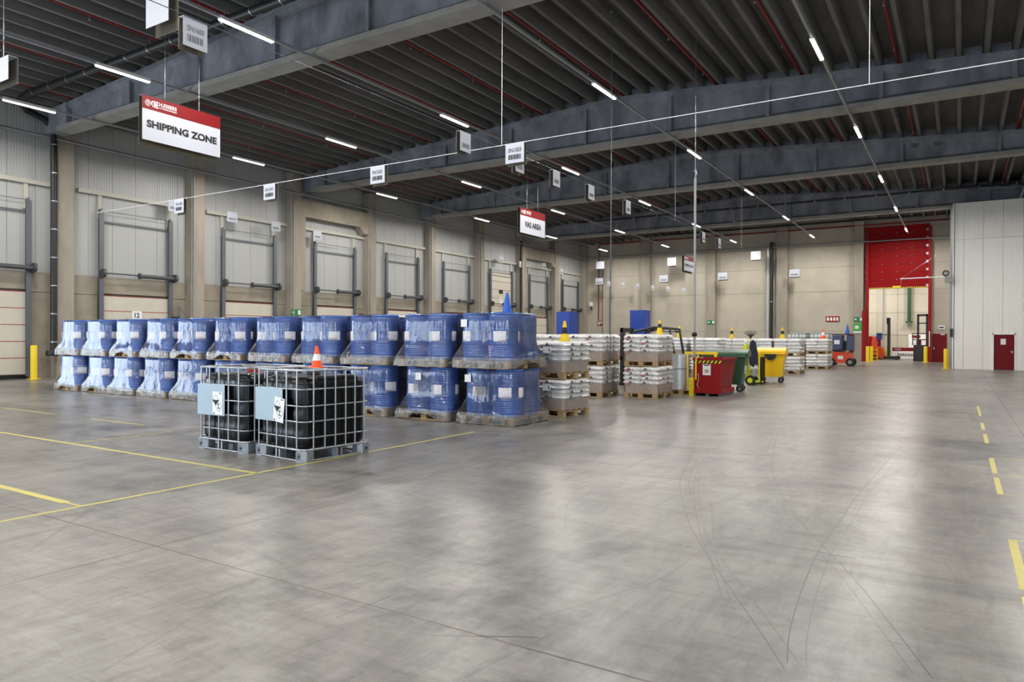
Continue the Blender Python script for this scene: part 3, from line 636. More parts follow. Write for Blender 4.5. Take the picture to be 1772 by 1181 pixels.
for x, t in ((-27.07, 'by the red corner pipe'), (-21.14, 'behind the distant hanging sign'), (-16.2, 'in the third bay from the dock wall'), (-10.75, 'right of the black rain pipe')):
    hang_sign('location_sign', f'pale barcode board hanging before the far wall, {t}', (x, 57.5, 6.92), 0, .75, .58, None, True, ink=M_GREYINK, wires=8.8)
for k, (y, z) in enumerate(((18.3, 7.35), (21.2, 7.3), (23.7, 7.2), (26.4, 7.1), (44.2, 7.5), (47.0, 7.4), (50.6, 7.6), (53.6, 7.4))):
    hang_sign('wall_barcode', f'small pale barcode plate at the dock wall rail, {ORD[k]} from the near end', (-28.75, y, z+.1), PI/2, .55, .46, None, True, gap=0, ink=M_GREYINK)
nm = text_mesh('4', .22, M_GREYINK)
for k in range(6):
    o = hang_sign('lane_tag', f'tiny white lane tag before the far wall, {ORD[k]} from the dock wall', (-26.2+1.35*k, 57.6, 6.6-.16*k), 0, .28, .42, None, True, gap=0, ink=M_GREYINK, wires=8.8)

# wall signs
def wsign(label, loc, rz, w_, h, m_, marks):
    s = tag(obj('wall_sign', B(-w_/2, w_/2, -.02, 0, -h/2, h/2), m_, None, loc, rz), label, 'sign')
    for a, b, c, d_ in marks: obj('pictogram', B(a*w_, b*w_, -.026, -.02, c*h, d_*h), M_WHITE, s)
    return s
def esign(label, loc, rz, flip=1):
    s = wsign(label, loc, rz, .62, .32, M_GREEN, ((.18, .44, -.35, .35),))
    obj('arrow', MB().prism([(-.04*flip-.14, -.03), (-.14+.03*flip, -.03), (-.14+.03*flip, -.09), (-.14+.13*flip, 0), (-.14+.03*flip, .09), (-.14+.03*flip, .03), (-.04*flip-.14, .03)], -.026, -.02, axis='y'), M_WHITE, s)
esign('green exit sign on the column before the nearer concrete portal', (-28.83, 25.05, 2.85), PI/2, -1)
esign('green exit sign on the column beyond the nearer portal', (-28.83, 36.3, 2.75), PI/2, 1)
esign('green exit sign on the far wall column beside the yellow-black cones', (-17.4, 58.43, 2.95), 0, -1)
esign('green exit sign on the column left of the red gate', (-6.43, 58.43, 3.08), 0, -1)
wsign('red fire equipment sign beside the dock door in the nearer portal', (XL+.05, 30.2, 2.75), PI/2, .32, .42, M_RED, ((-.38, -.08, -.35, .35), (.05, .35, -.1, .35)))
wsign('red fire equipment sign on the far wall near the dock corner', (-27.6, 58.88, 2.95), 0, .5, .42, M_RED, ((-.38, -.08, -.35, .35), (.05, .35, -.1, .35)))
wsign('wide red sign of four fire pictograms on the far wall', (-8.25, 58.88, 3.13), 0, .95, .42, M_RED, ((-.42, -.26, -.3, .3), (-.18, -.02, -.3, .3), (.06, .2, -.3, .3), (.28, .42, -.3, .3)))
s = wsign('green first aid notice under the exit sign by the red gate', (-6.43, 58.43, 2.5), 0, .62, .6, M_LGREEN, ((-.35, .05, -.2, .2), (-.5, .5, -.72, -.5)))

# ------------------------------------------------------------------ pallets (shared meshes)
def pal_meshes(L_, W):
    return dict(deck=B(-L_/2, L_/2, -.05, .05, .118, .14).mesh('deck_board', M_WOOD), base=B(-L_/2, L_/2, -.05, .05, 0, .02).mesh('base_board', M_WOOD),
                block=B(-.07, .07, -.05, .05, .02, .098).mesh('block', M_WOOD), bear=MB().box(-.06, .06, -W/2, W/2, .098, .118).mesh('pallet', M_WOOD), L=L_, W=W)
PAL = {}
def pallet(parent, L_, W, z=0, ndeck=5, rz=0.):
    k = (L_, W)
    if k not in PAL: PAL[k] = pal_meshes(L_, W)
    p = PAL[k]; r = link('pallet', p['bear'], parent, (0, 0, z), rz)
    for x in (-L_/2+.07, L_/2-.07): link('bearer', p['bear'], r, (x, 0, 0))
    for i in range(ndeck): link('deck_board', p['deck'], r, (0, -W/2+.05+(W-.1)*i/(ndeck-1), 0))
    for y in (-W/2+.05, 0, W/2-.05):
        link('base_board', p['base'], r, (0, y, 0))
        for x in (-L_/2+.07, 0, L_/2-.07): link('block', p['block'], r, (x, y, 0))
    return r

# drums
pr = [(.27, 0), (.29, .012), (.285, .03)]
for zc in (.10, .14, .18, .22, .26): pr += [(.285, zc-.012), (.292, zc), (.285, zc+.012)]
pr += [(.285, .30), (.296, .315), (.285, .33), (.285, .56), (.296, .575), (.285, .59)]
for zc in (.64, .68, .72, .76, .80): pr += [(.285, zc-.012), (.292, zc), (.285, zc+.012)]
pr += [(.285, .855), (.293, .865), (.293, .88), (.275, .882), (.27, .868)]
DRUM = MB().lathe(pr, 32).mesh('drum', M_DRUM)
def curved(r, a0, a1, z0, z1, n=8):
    vs = [(r*math.cos(a0+(a1-a0)*i/n), r*math.sin(a0+(a1-a0)*i/n), z) for z in (z0, z1) for i in range(n+1)]
    return MB().add(vs, [(i, i+1, n+2+i, n+1+i) for i in range(n)], 0, True)
DLAB = curved(.297, -PI/2-.42, -PI/2+.42, .36, .55).mesh('paper_label', M_PAPER)
def rrect(hw, rc, m_=9, ns=7):
    p = []
    for c in range(4):
        a0 = c*PI/2; cx, cy = ((1, 1), (-1, 1), (-1, -1), (1, -1))[c]
        for i in range(ns): a = a0+PI/2*i/(ns-1); p.append((cx*(hw-rc)+rc*math.cos(a), cy*(hw-rc)+rc*math.sin(a)))
        nx, ny = ((-1, 1), (-1, -1), (1, -1), (1, 1))[c]
        a1 = a0+PI/2; q0 = p[-1]; q1 = (nx*(hw-rc)+rc*math.cos(a1), ny*(hw-rc)+rc*math.sin(a1))
        for i in range(1, m_): p.append(tuple(q0[k]+(q1[k]-q0[k])*i/m_ for k in (0, 1)))
    return p
def shroud(seed):
    rr = random.Random(seed); mb = MB(); ph = [rr.uniform(0, 6.28) for _ in range(8)]
    arch = [rr.choice((.0, .0, .02, .13)) for _ in range(4)]
    lv = [0., .04, .09, .14, .2, .27, .35, .45, .56, .7, .85, .97, 1.022]
    base = rrect(.5, .1); n = len(base); vs = []
    for li, z in enumerate(lv):
        t = smooth((z-.10)/.42); hw = .665*(1-t)+.588*t; rc = .06*(1-t)+.29*t
        if z > 1.0: hw -= .02; rc = .27
        P = rrect(hw, rc)
        for i, (x, y) in enumerate(P):
            th = math.atan2(y, x); amp = .016*(1-smooth((z-.05)/.55))
            k = 1+amp*(math.sin(11*th+ph[0])+.8*math.sin(23*th+ph[1]+8*z)+.7*math.sin(37*th+ph[2]))
            zz = z
            if z < .30:
                f = 0 if abs(y) > abs(x) else 1; s_ = (x if f == 0 else y)/hw; fi = (0 if y < 0 else 1) if f == 0 else (2 if x > 0 else 3)
                lift = .008+arch[fi]*max(0, 1-(s_/.55)**2)+.012*math.sin(19*th+ph[3])+.01*math.sin(41*th+ph[4])
                zz = lift+(z/.30)*(.30-lift)
            vs.append((x*k, y*k, zz))
    for li in range(len(lv)-1):
        for i in range(n): mb.f.append((li*n+i, li*n+(i+1) % n, (li+1)*n+(i+1) % n, (li+1)*n+i)); mb.mi.append(0); mb.sm.append(True)
    mb.v = vs
    top = [(x*.96, y*.96, 1.035) for x, y in rrect(.55, .26)]; o = len(mb.v); mb.v += top; l0 = (len(lv)-1)*n
    for i in range(n): mb.f.append((l0+i, l0+(i+1) % n, o+(i+1) % n, o+i)); mb.mi.append(0); mb.sm.append(True)
    mb.f.append(tuple(range(o, o+n))); mb.mi.append(0); mb.sm.append(False)
    mb.mi = [1 if max(mb.v[i][2] for i in f) < .22 else 0 for f in mb.f]
    return mb.mesh('shrink_wrap', [M_FILM, M_HEM])
SHR = [shroud(i) for i in range(6)]
XE = [-22.85, -21.42, -19.95, -18.5, -17.1, -15.52, -14.02, -12.47, -10.98, -9.48, -8.03]
NOTE = B(-.07, .07, -.004, 0, -.07, .07).mesh('delivery_note', M_WHITE)
for i, x in enumerate(XE):
    for tier in (0, 1):
        o_ = ORD[i] if i < 10 else 'last'
        lab = f'shrink-wrapped pallet of four blue drums, {"upper" if tier else "lower"} tier, {o_} stack counted from the dock wall'
        dx = random.uniform(-.05, .05) if not tier else 0
        s = thing('drum_pallet', lab, 'drums', (x+.60+dx, 11.42+random.uniform(-.04, .04), 1.03*tier), random.uniform(-.015, .015), 'shrink-wrapped pallets of blue drums')
        pallet(s, 1.18, 1.18)
        for a in (-1, 1):
            for b in (-1, 1):
                d = link('drum', DRUM, s, (a*.294, b*.294, .14), random.uniform(-.7, .7) if b < 0 else random.uniform(0, 6))
                link('paper_label', DLAB, d)
                if a == 1: link('paper_label', DLAB, d, (0, 0, 0), random.uniform(1.2, 1.8))
        link('shrink_wrap', SHR[(i*2+tier*3+i//3) % 6], s, (0, 0, 0), (i % 4)*PI/2)
        if i == 10 or (i == 9 and not tier): link('delivery_note', NOTE, s, (-.40 if i == 10 else -.12, -.606, .84), .0)

# ------------------------------------------------------------------ black bulk containers
def ibc(name, label, loc, rz, bottle, nhaz):
    W, D, Hh = 1.05, 1.10, 1.178
    t = thing(name, label, 'container', loc, rz, 'black caged bulk containers')
    # bottle with vertical bulges
    hw, hd, rc = .49, .515, .10; mb = MB(); lv = [.155, .17, .2, .28, .36, .4, .44, .55, .62, .66, .7, .82, .9, .98, 1.04, 1.075, 1.085]
    n = None
    for z in lv:
        e = max(0, (z-1.0)/.085)**2*.09+max(0, (.2-z)/.045)**2*.03
        P = rrect(.5, .11, 12, 6); vs = []
        for x, y in P:
            X, Y = x*hw/.5, y*hd/.5; f = 1-e/.5
            if abs(Y) > hd-.02 or abs(X) > hw-.02:
                g = .0
                if abs(Y) > hd-.02 and abs(X) < hw-.1: g = .022*abs(math.cos(PI*(X+hw)/(2*hw)*3.5+.6))
                gz = .010*math.exp(-((z-.40)/.03)**2)+.010*math.exp(-((z-.66)/.03)**2)
                if abs(Y) > hd-.02: Y -= math.copysign(.022-g+gz, Y)
                else: X -= math.copysign(gz*.4, X)
            vs.append((X*f, Y*f, z))
        n = len(P); mb.v += vs
    for li in range(len(lv)-1):
        for i in range(n): mb.f.append((li*n+i, li*n+(i+1) % n, (li+1)*n+(i+1) % n, (li+1)*n+i)); mb.mi.append(0); mb.sm.append(True)
    mb.f.append(tuple(range((len(lv)-1)*n, len(lv)*n))); mb.mi.append(0); mb.sm.append(False)
    b = obj('tank', mb, bottle, t); obj('screw_lid', MB().lathe([(.09, 0), (.09, .035), (.08, .04)], 16, (0, 0, 1.08)), M_RED if nhaz == 0 else bottle, b)
    def ring(z, r, name='cage_rail'):
        P = [(x*1.05/1.0, y*1.10/1.0, z) for x, y in rrect(.5, .09, 4, 5)]
        obj(name, MB().path(P, r, 8, closed=True), M_GALV, t)
    for z in (.305, .51, .71, .925): ring(z, .0105)
    ring(1.165, .013, 'top_rail'); ring(.15, .016, 'bottom_rail')
    for x in (-.43, -.24, -.03, .18, .40):
        for y in (-.558, .558): obj('cage_bar', MB().tube((x, y, .15), (x, y, 1.165), .011, 8), M_GALV, t)
    for y in (-.40, -.22, -.05, .12, .28, .44):
        for x in (-.533, .533): obj('cage_bar', MB().tube((x, y, .15), (x, y, 1.165), .011, 8), M_GALV, t)
    for y in (-.2, .2): obj('top_tie_bar', MB().tube((-.52, y, 1.15), (.52, y, 1.15), .012, 8), M_GALV, t)
    # steel pallet
    p = obj('steel_pallet', MB().box(-.5, .5, -.53, .53, .135, .155).path([(x*1.04, y*1.09, .012) for x, y in rrect(.5, .08, 3, 4)], .012, 6, closed=True), M_GALV, t)
    ft = MB().cbox(-.10, .10, -.10, .10, .0, .14, .05)
    for k in range(4): ft.box(-.05+.03*k, -.04+.03*k, -.107, -.10, .02, .13)
    for k in range(4): ft.box(.10, .107, -.05+.03*k, -.04+.03*k, .02, .13)
    ft.tube((.01, -.112, .07), (.01, -.09, .07), .018, 10, 1)
    fm = ft.mesh('corner_foot', [M_GALV, M_BLACK])
    for x, y, r in ((-.44, -.46, 0), (.44, -.46, 0), (.44, .46, PI/2), (-.44, .46, PI)): link('corner_foot', fm, p, (x, y, 0), r)
    mid = MB().box(-.05, -.02, -.05, .05, .01, .13).box(.02, .05, -.05, .05, .01, .13).mesh('middle_foot', M_GALV)
    for x, y, r in ((-.02, -.5, 0), (-.02, .5, 0), (.48, .02, PI/2), (-.48, .02, PI/2)): link('middle_foot', mid, p, (x, y, 0), r)
    # plate and hazard sheet
    obj('label_plate', B(-.50, .11, -.572, -.568, .49, .925), M_PLATE, t)
    hz = link('hazard_sheet', B(-.11, .11, -.004, 0, -.16, .16).mesh('hazard_sheet', M_WHITE), t, (.04, -.574, .645) if nhaz else (-.04, -.574, .665)); hz.rotation_euler = (0, .12 if nhaz else .0, 0)
    def dia(cx, cz, r): return [(cx-r, cz), (cx, cz-r), (cx+r, cz), (cx, cz+r)]
    q = MB()
    for cx, cz in ((-.035, .045), (.03, -.04)):
        a, b_ = dia(cx, cz, .078), dia(cx, cz, .072)
        for i in range(4): q.add([(a[i][0], -.006, a[i][1]), (a[(i+1) % 4][0], -.006, a[(i+1) % 4][1]), (b_[(i+1) % 4][0], -.006, b_[(i+1) % 4][1]), (b_[i][0], -.006, b_[i][1])], [(0, 1, 2, 3)])
    q.add([(-.11, -.006, .045), (-.035, -.006, -.03), (.04, -.006, .045)], [(0, 1, 2)])
    q.box(.015, .025, -.007, -.005, -.075, .0).box(.015, .055, -.007, -.005, -.075, -.062).box(-.0, .05, -.007, -.005, -.02, -.012)
    q.box(.03, .09, -.007, -.005, .135, .145).box(-.09, -.06, -.007, -.005, -.15, -.135)
    obj('pictogram', q, M_INK, hz)
    return t
c5, s5 = math.cos(-.09), math.sin(-.09)
ibc('bulk_container', 'black caged bulk container with orange and white cone on top', (-7.05+c5*-.525-s5*.55, 6.25+s5*-.525+c5*.55, 0), -.09, M_TANK, 1)
ibc('bulk_container', 'black caged bulk container farther from the camera, without a cone', (-8.77, 6.84, 0), .0, M_TANK, 0)

# ------------------------------------------------------------------ cones
def cone(label, loc, h, cm, stripes, basem=None, r0=None):
    r0 = r0 or h*.235; t = thing('traffic_cone', label, 'cone', loc, .2)
    obj('base', MB().cbox(-r0*1.25, r0*1.25, -r0*1.25, r0*1.25, 0, h*.05, r0*.3), basem or cm, t)
    def R(f): return r0*(1-f)+h*.055*f
    cuts = [.05]+[c for s_ in stripes for c in s_[:2]]+[1.]
    ms = [cm]
    for s_ in stripes: ms += [s_[2], s_[3] if len(s_) > 3 else cm]
    for i in range(len(cuts)-1):
        a, b = cuts[i], cuts[i+1]
        obj('cone_body' if i % 2 == 0 else 'band', MB().lathe([(R(a), a*h), (R(b), b*h)], 20), ms[i], t)
    return t
cone('orange cone with white band on the nearest black bulk container', (-7.52, 6.90, 1.178), .30, M_ORANGE, ((.32, .62, M_WHITE),), r0=.074)
cone('plain tall blue cone on the last stack of blue drums', (-7.60, 11.9, 2.07), .42, M_BLUECONE, (), r0=.105)
cone('yellow cone with black band on the front wrapped bag pallets', (-6.95, 13.1, 1.535), .42, M_YELLOW, ((.36, .68, M_INK),))
cone('yellow cone with black band on the bag pallets before the black forklift', (-7.0, 18.75, 1.715), .40, M_YELLOW, ((.45, .72, M_INK),))

# ------------------------------------------------------------------ bag pallets
def bag_mesh(L_, W, Hh):
    mb = MB(); nx, ny = 10, 8; N2 = 4
    def pt(u, v, top):
        x = (abs(u)**.75)*math.copysign(1, u)*L_/2; y = (abs(v)**.75)*math.copysign(1, v)*W/2
        e = (1-abs(u)**6)*(1-abs(v)**6); z = Hh/2*(e**.27)*(1-.10*abs(u*v))
        return (x, y, z if top else -z)
    for top in (0, 1):
        vs = [pt(-1+2*i/nx, -1+2*j/ny, top) for j in range(ny+1) for i in range(nx+1)]
        fs = [(j*(nx+1)+i, j*(nx+1)+i+1, (j+1)*(nx+1)+i+1, (j+1)*(nx+1)+i) for j in range(ny) for i in range(nx)]
        mb.add(vs, fs if top else [f[::-1] for f in fs], 0, True)
    return mb.mesh('bag', M_BAG)
BAGS = {}
def wrap_mesh(hx, hy, z0, z1, seed):
    rr = random.Random(seed); ph = [rr.uniform(0, 6.28) for _ in range(6)]; mb = MB(); lv = [z0+(z1-z0)*i/12 for i in range(13)]
    P = rrect(.5, .06, 8, 4); n = len(P)
    for i, z in enumerate(lv):
        for x, y in P:
            th = math.atan2(y, x); k = 1+.010*math.sin(9*th+ph[0]+14*z)+.008*math.sin(17*th+ph[1]-22*z)
            if i == 12: k *= .93
            mb.v.append((x*2*hx*k, y*2*hy*k, z))
    for li in range(12):
        for i in range(n): mb.f.append((li*n+i, li*n+(i+1) % n, (li+1)*n+(i+1) % n, (li+1)*n+i)); mb.mi.append(0); mb.sm.append(True)
    mb.f.append(tuple(range(12*n, 13*n))); mb.mi.append(0); mb.sm.append(False)
    return mb.mesh('stretch_wrap', M_WRAP)
WRP = {}
def haz_print(w_):
    q = MB(); q.add([(-w_, 0, -w_*.1), (w_, 0, -w_*.1), (0, 0, w_*.8)], [(0, 1, 2)], 0)
    q.add([(w_*1.35, 0, w_*.5), (w_*1.5, 0, w_*.5), (w_*1.5, 0, -w_*.05), (w_*2.1, 0, -w_*.05), (w_*2.1, 0, -w_*.2), (w_*1.35, 0, -w_*.2)], [(0, 1, 2, 3, 4, 5)], 0)
    return q.mesh('hazard_print', [M_HAZGREY])
HZP = haz_print(.078)
def red_print(): return MB().add([(-.07, 0, .03), (.07, 0, .03), (.03, 0, -.03), (-.03, 0, -.03)], [(0, 1, 2, 3)]).mesh('red_print', M_HAZRED)
RDP = red_print()
def bag_pallet(label, loc, rz, L_, W, hh, layers=4, tray=.21, prints=0, seed=0, wrap=True, group='wrapped pallets of white bags'):
    rr = random.Random(seed+5)
    t = thing('bag_pallet', label, 'pallet load', loc, rz, group)
    pallet(t, L_, W)
    z0 = .14
    if tray: obj('carton_tray', MB().cbox(-L_/2+.015, L_/2-.015, -W/2+.015, W/2-.015, z0, z0+tray, .04), M_CARD, t); z0 += tray
    lh = (hh-z0-.02)/layers; nx, ny = 2, 3
    bl, bw = L_/nx, W/ny
    key = (round(bl, 2), round(bw, 2), round(lh, 2))
    if key not in BAGS: BAGS[key] = bag_mesh(bl*1.06, bw*1.07, lh*1.30)
    for k in range(layers):
        for i in range(nx):
            for j in range(ny):
                b = link('bag', BAGS[key], t, (-L_/2+bl*(i+.5)+rr.uniform(-.012, .012), -W/2+bw*(j+.5)+rr.uniform(-.012, .012), z0+lh*(k+.5)), rr.uniform(-.03, .03)+(PI if rr.random() < .5 else 0))
    if wrap:
        kw = (L_, W, round(hh, 2), seed % 3)
        if kw not in WRP: WRP[kw] = wrap_mesh(L_/2+.012, W/2+.012, .145, hh+.008, seed)
        link('stretch_wrap', WRP[kw], t)
    if prints:
        for k in range(layers):
            for x in (-L_*.30, L_*.17):
                if rr.random() < .8: link('hazard_print', HZP, t, (x+rr.uniform(-.04, .04), -W/2-.032, z0+lh*(k+.4)))
                if rr.random() < .18: link('red_print', RDP, t, (x-.08, -W/2-.032, z0+lh*(k+.15)))
            for y in (-W*.25, W*.12):
                if rr.random() < .7: link('hazard_print', HZP, t, (L_/2+.034, y+rr.uniform(-.05, .05), z0+lh*(k+.4)), PI/2)
    if prints > 1:
        s = obj('address_label', B(-.1, .1, -.036, -.033, 0, .13), M_WHITE, t, (L_*.16, -W/2, z0+lh*1.8)); obj('print_mark', B(.055, .075, -.039, -.036, .03, .1), M_INK, s)
    return t
def stack2(desc, loc, rz, L_, W, h1, **kw):
    for tier in (0, 1): bag_pallet(f'{desc}, {"upper" if tier else "lower"} pallet', (loc[0], loc[1], h1*tier), rz+.01*tier, L_, W, h1-.005, **kw)
# front stack beside the drums: corner (-6.75,12.64), short side to (-6.56,13.51)
rz = -.16; L_, W = 1.2, .90
cx, cy = -L_/2, W/2
stack2('shrink-wrapped white bags right beside the blue drums', (-6.74+math.cos(rz)*cx-math.sin(rz)*cy, 12.66+math.sin(rz)*cx+math.cos(rz)*cy, 0), rz, L_, W, .765, prints=2, seed=1)
stack2('wrapped white bags behind the front bag stack, near the cone', (-8.17-.5, 17.47+.62, 0), .03, 1.0, 1.24, .855, prints=1, seed=2)
stack2('wrapped white bags left of the tall blue mast, mostly hidden by drums', (-9.88, 18.1, 0), .0, 1.1, 1.2, .85, prints=1, seed=3)
stack2('wrapped white bags standing alone before the black forklift', (-6.75-.47, 17.9+.62, 0), .0, .94, 1.22, .855, prints=1, seed=4)
stack2('wrapped white bags in the gap behind the lone bag stack', (-10.35, 24.2, 0), .0, 1.0, 1.2, .83, prints=0, seed=5)
n = 0
for i, x in enumerate((-6.75, -8.0, -9.25, -10.5, -11.75, -13.0, -14.25)):
    stack2(f'wrapped white bags in the row beyond the waste bins, {ORD[i]} from the aisle', (x, 35.0, 0), .0, 1.15, 1.2, .81, seed=6+i, tray=.0 if i else .0)
for i, x in enumerate((-6.5, -7.75)):
    stack2(f'glossy wrapped white bags beside the orange forklift, {"aisle side" if i == 0 else "inner side"}', (x, 41.6, 0), .0, 1.1, 1.35, .81, seed=20+i, tray=0)
for i, x in enumerate((-9.1, -10.45, -11.9)):
    stack2(f'wrapped white bags behind the green bin, {ORD[i]} from the aisle', (x, 30.2, 0), .0, 1.15, 1.2, .82, seed=30+i, tray=.12)
for k, (x, y, z, lab) in enumerate(((-10.3, 30.0, 1.65, 'yellow cone with black band on bags behind the green bin'), (-9.3, 34.6, 1.63, 'smaller yellow and black cone behind the cleaning trolley'),
        (-7.0, 34.7, 1.63, 'yellow cone with black band on bags beyond the yellow bin'))):
    cone(lab, (x, y, z), .5, M_YELLOW, ((.4, .7, M_INK),))
cone('small orange cone with white band on bags near the orange forklift', (-6.25, 41.3, 1.63), .5, M_ORANGE, ((.35, .7, M_WHITE),))
# white caged totes on the far stacks
for i, x in enumerate((-6.65, -7.85)):
    t = thing('white_tote', f'white plastic tote in a green-grey cage on the far bag stack, {"right" if i == 0 else "left"} of two', 'container', (x, 43.3, 0), 0)
    pallet(t, 1.1, 1.1); obj('tank', MB().cbox(-.52, .52, -.52, .52, .15, 1.9, .1), M_CAGEBAG, t)
    for z in (.5, .9, 1.3, 1.5, 1.7, 1.92): obj('cage_rail', MB().path([(x_*1.1, y_*1.1, z) for x_, y_ in rrect(.5, .08, 3, 4)], .02, 6, closed=True), M_GALV, t)
    for q in range(6): obj('cage_bar', MB().tube((-.5+.2*q, -.55, .15), (-.5+.2*q, -.55, 1.92), .015, 6), M_GREENBIN if q % 2 else M_GALV, t)

# ------------------------------------------------------------------ pallet wrapper masts
for lab, x, y, h, w_ in (('tall blue machine mast behind the front bag stacks', -11.95, 22.7, 2.5, .56), ('tall blue machine mast behind the lone bag stack', -10.62, 26.3, 2.66, .62)):
    t = thing('wrapping_machine', lab, 'machine', (x, y, 0))
    obj('mast', MB().cbox(-w_/2, w_/2, -.3, .3, .1, h, .02), M_BLUE, t); obj('mast_cap', B(-w_/2-.01, w_/2+.01, -.31, .31, h, h+.03), M_BLUE, t)
    obj('turntable', MB().lathe([(.8, 0), (.8, .08), (.78, .09)], 24, (0, 1.15, 0)), M_BLUE, t); obj('film_carriage', B(-.2, .2, -.5, -.3, .6, 1.2), M_PVC, t)

# ------------------------------------------------------------------ forklifts
def wheel(r, w_, mb=None):
    return MB().tube((0, -w_/2, 0), (0, w_/2, 0), r, 16).tube((0, -w_/2-.005, 0), (0, w_/2+.005, 0), r*.5, 12, 1)
def fork_black():
    t = thing('forklift', 'black forklift with roll-over guard behind the lone bag stack', 'forklift', (-8.5, 22.2, 0))
    obj('chassis', MB().hexa([(-.6, -.5, .2), (.9, -.5, .2), (.9, .5, .2), (-.6, .5, .2)], [(-.6, -.5, .75), (.75, -.5, 1.05), (.75, .5, 1.05), (-.6, .5, .75)]), M_BLACK, t)
    obj('mast', MB().box(-.98, -.85, -.45, -.33, .05, 1.94).box(-.98, -.85, .33, .45, .05, 1.94).box(-.98, -.88, -.45, .45, 1.80, 1.94).box(-.98, -.9, -.45, .45, .9, 1.0), M_BLACK, t)
    g = MB().path([(-.8, -.45, .8), (-.45, -.45, 1.82), (.2, -.45, 1.95), (.72, -.45, 1.90), (.86, -.45, 1.1)], .045, 8).path([(-.8, .45, .8), (-.45, .45, 1.82), (.2, .45, 1.95), (.72, .45, 1.90), (.86, .45, 1.1)], .045, 8)
    for q in range(6): g.tube((-.4+.2*q, -.45, 1.86+.04*math.sin(q)), (-.4+.2*q, .45, 1.86+.04*math.sin(q)), .02, 6)
    obj('overhead_guard', g, M_BLACK, t)
    obj('seat', MB().box(.05, .5, -.25, .25, .95, 1.05).box(.4, .5, -.25, .25, 1.05, 1.5), M_BLACK, t)
    obj('mirror', MB().tube((.9, -.45, 1.85), (.98, -.5, 1.80), .03, 8), M_BLACK, t)
    wm = wheel(.3, .2).mesh('wheel', [M_RUBBER, M_PVC])
    for x in (-.55, .6):
        for y in (-.45, .45): link('wheel', wm, t, (x, y, .3))
    for y in (-.25, .25): obj('fork', B(-1.9, -.95, y-.05, y+.05, .05, .09), M_BLACK, t)
fork_black()
def fork_orange():
    t = thing('forklift', 'orange forklift with dark blue guard parked beyond the bag stacks', 'forklift', (-5.95, 46.9, 0))
    obj('counterweight', MB().hexa([(-.55, -.55, .18), (.55, -.5, .18), (.55, .5, .18), (-.55, .55, .18)], [(-.55, -.55, .85), (.45, -.42, .8), (.45, .42, .8), (-.55, .55, .85)]), M_ORANGEF, t)
    obj('hood', B(-.6, .1, -.5, .5, .85, 1.0), M_BLACK, t)
    obj('side_notice', B(-.25, .05, -.56, -.552, .4, .62), M_WHITE, t)
    obj('overhead_guard', MB().box(-.7, .5, -.5, .5, 1.86, 1.92).tube((-.65, -.45, .9), (-.6, -.45, 1.9), .04).tube((.45, -.45, .8), (.40, -.45, 1.9), .04).tube((.45, .45, .8), (.4, .45, 1.9), .04), M_BLACK, t)
    obj('side_cover', MB().cbox(-.68, .02, -.53, .3, 1.02, 1.84, .08), M_SLATE, t, label='dark slate blue padded cover'); obj('side_cover', MB().cbox(.22, .56, -.5, .5, .95, 1.8, .06), M_SLATE, t)
    c = obj('cover_notice', B(-.45, -.15, -.545, -.532, 1.3, 1.55), M_WHITE, t)
    obj('seat', MB().box(-.3, .1, .31, .45, 1.0, 1.5), M_BLACK, t)
    obj('mast', MB().box(-.85, -.72, -.4, -.3, .05, 1.95).box(-.85, -.72, .3, .4, .05, 1.95), M_BLACK, t)
    wm = wheel(.24, .18).mesh('wheel', [M_RUBBER, M_PVC])
    for x in (-.6, .42):
        for y in (-.47, .47): link('wheel', wm, t, (x, y, .24))
fork_orange()
cone('narrow blue cone on the roof of the orange forklift', (-5.75, 46.9, 1.92), .55, M_BLUECONE, ())
o = thing('hose_cabinet', 'red fire hose cabinet beside the column left of the red gate', 'cabinet', (-6.95, 58.6, 0))
obj('cabinet_body', B(-.25, .25, -.2, .2, .8, 2.0), M_RED, o); obj('cabinet_door', B(-.23, .23, -.22, -.2, .83, 1.97), M_RED, o); obj('stand', B(-.1, .1, -.15, .15, 0, .8), M_RED, o)

# ------------------------------------------------------------------ VAS corner: film roll, frame, containers
t = thing('film_roll', 'upright silver roll of wrapping film on a small pallet', 'film roll', (-6.72, 20.0, 0))
pallet(t, .75, .6, 0, 4); obj('roll', MB().lathe([(.21, .145), (.21, 1.14)], 28, (-.12, -.1, 0)), M_ROLL, t); obj('strap', MB().lathe([(.213, .72), (.213, .745)], 28, (-.12, -.1, 0), cap=False), M_GREYINK, t)
obj('plastic_cover', MB().cbox(-.36, .36, -.16, .26, .145, 1.16, .05), M_WRAP, t); obj('core', MB().lathe([(.05, 1.14), (.05, 1.17)], 12, (-.12, -.1, 0)), M_CARD, t)
t = thing('guard_rail', 'yellow steel guard rail and post around the film roll', 'guard rail', (-6.38, 19.62, 0))
obj('post', MB().box(-.06, .06, -.05, .05, 0, .50), M_YELLOW, t)
for z in (.1, .2, .3, .4): obj('bolt', MB().tube((0, -.056, z), (0, -.05, z), .012, 6), M_INK, t)
obj('rail', MB().path([(.12, 0, .45), (.12, 0, 1.02), (.16, 0, 1.07), (.06, .4, 1.09), (-.10, .9, 1.10)], .022, 8), M_YELLOW, t)
obj('top_rail', MB().box(-.75, .25, 1.62, 1.70, 1.12, 1.20), M_YELLOW, t); obj('rear_post', MB().box(-.72, -.64, 1.62, 1.70, 0, 1.12).box(.15, .23, 1.62, 1.70, 0, 1.12), M_YELLOW, t)

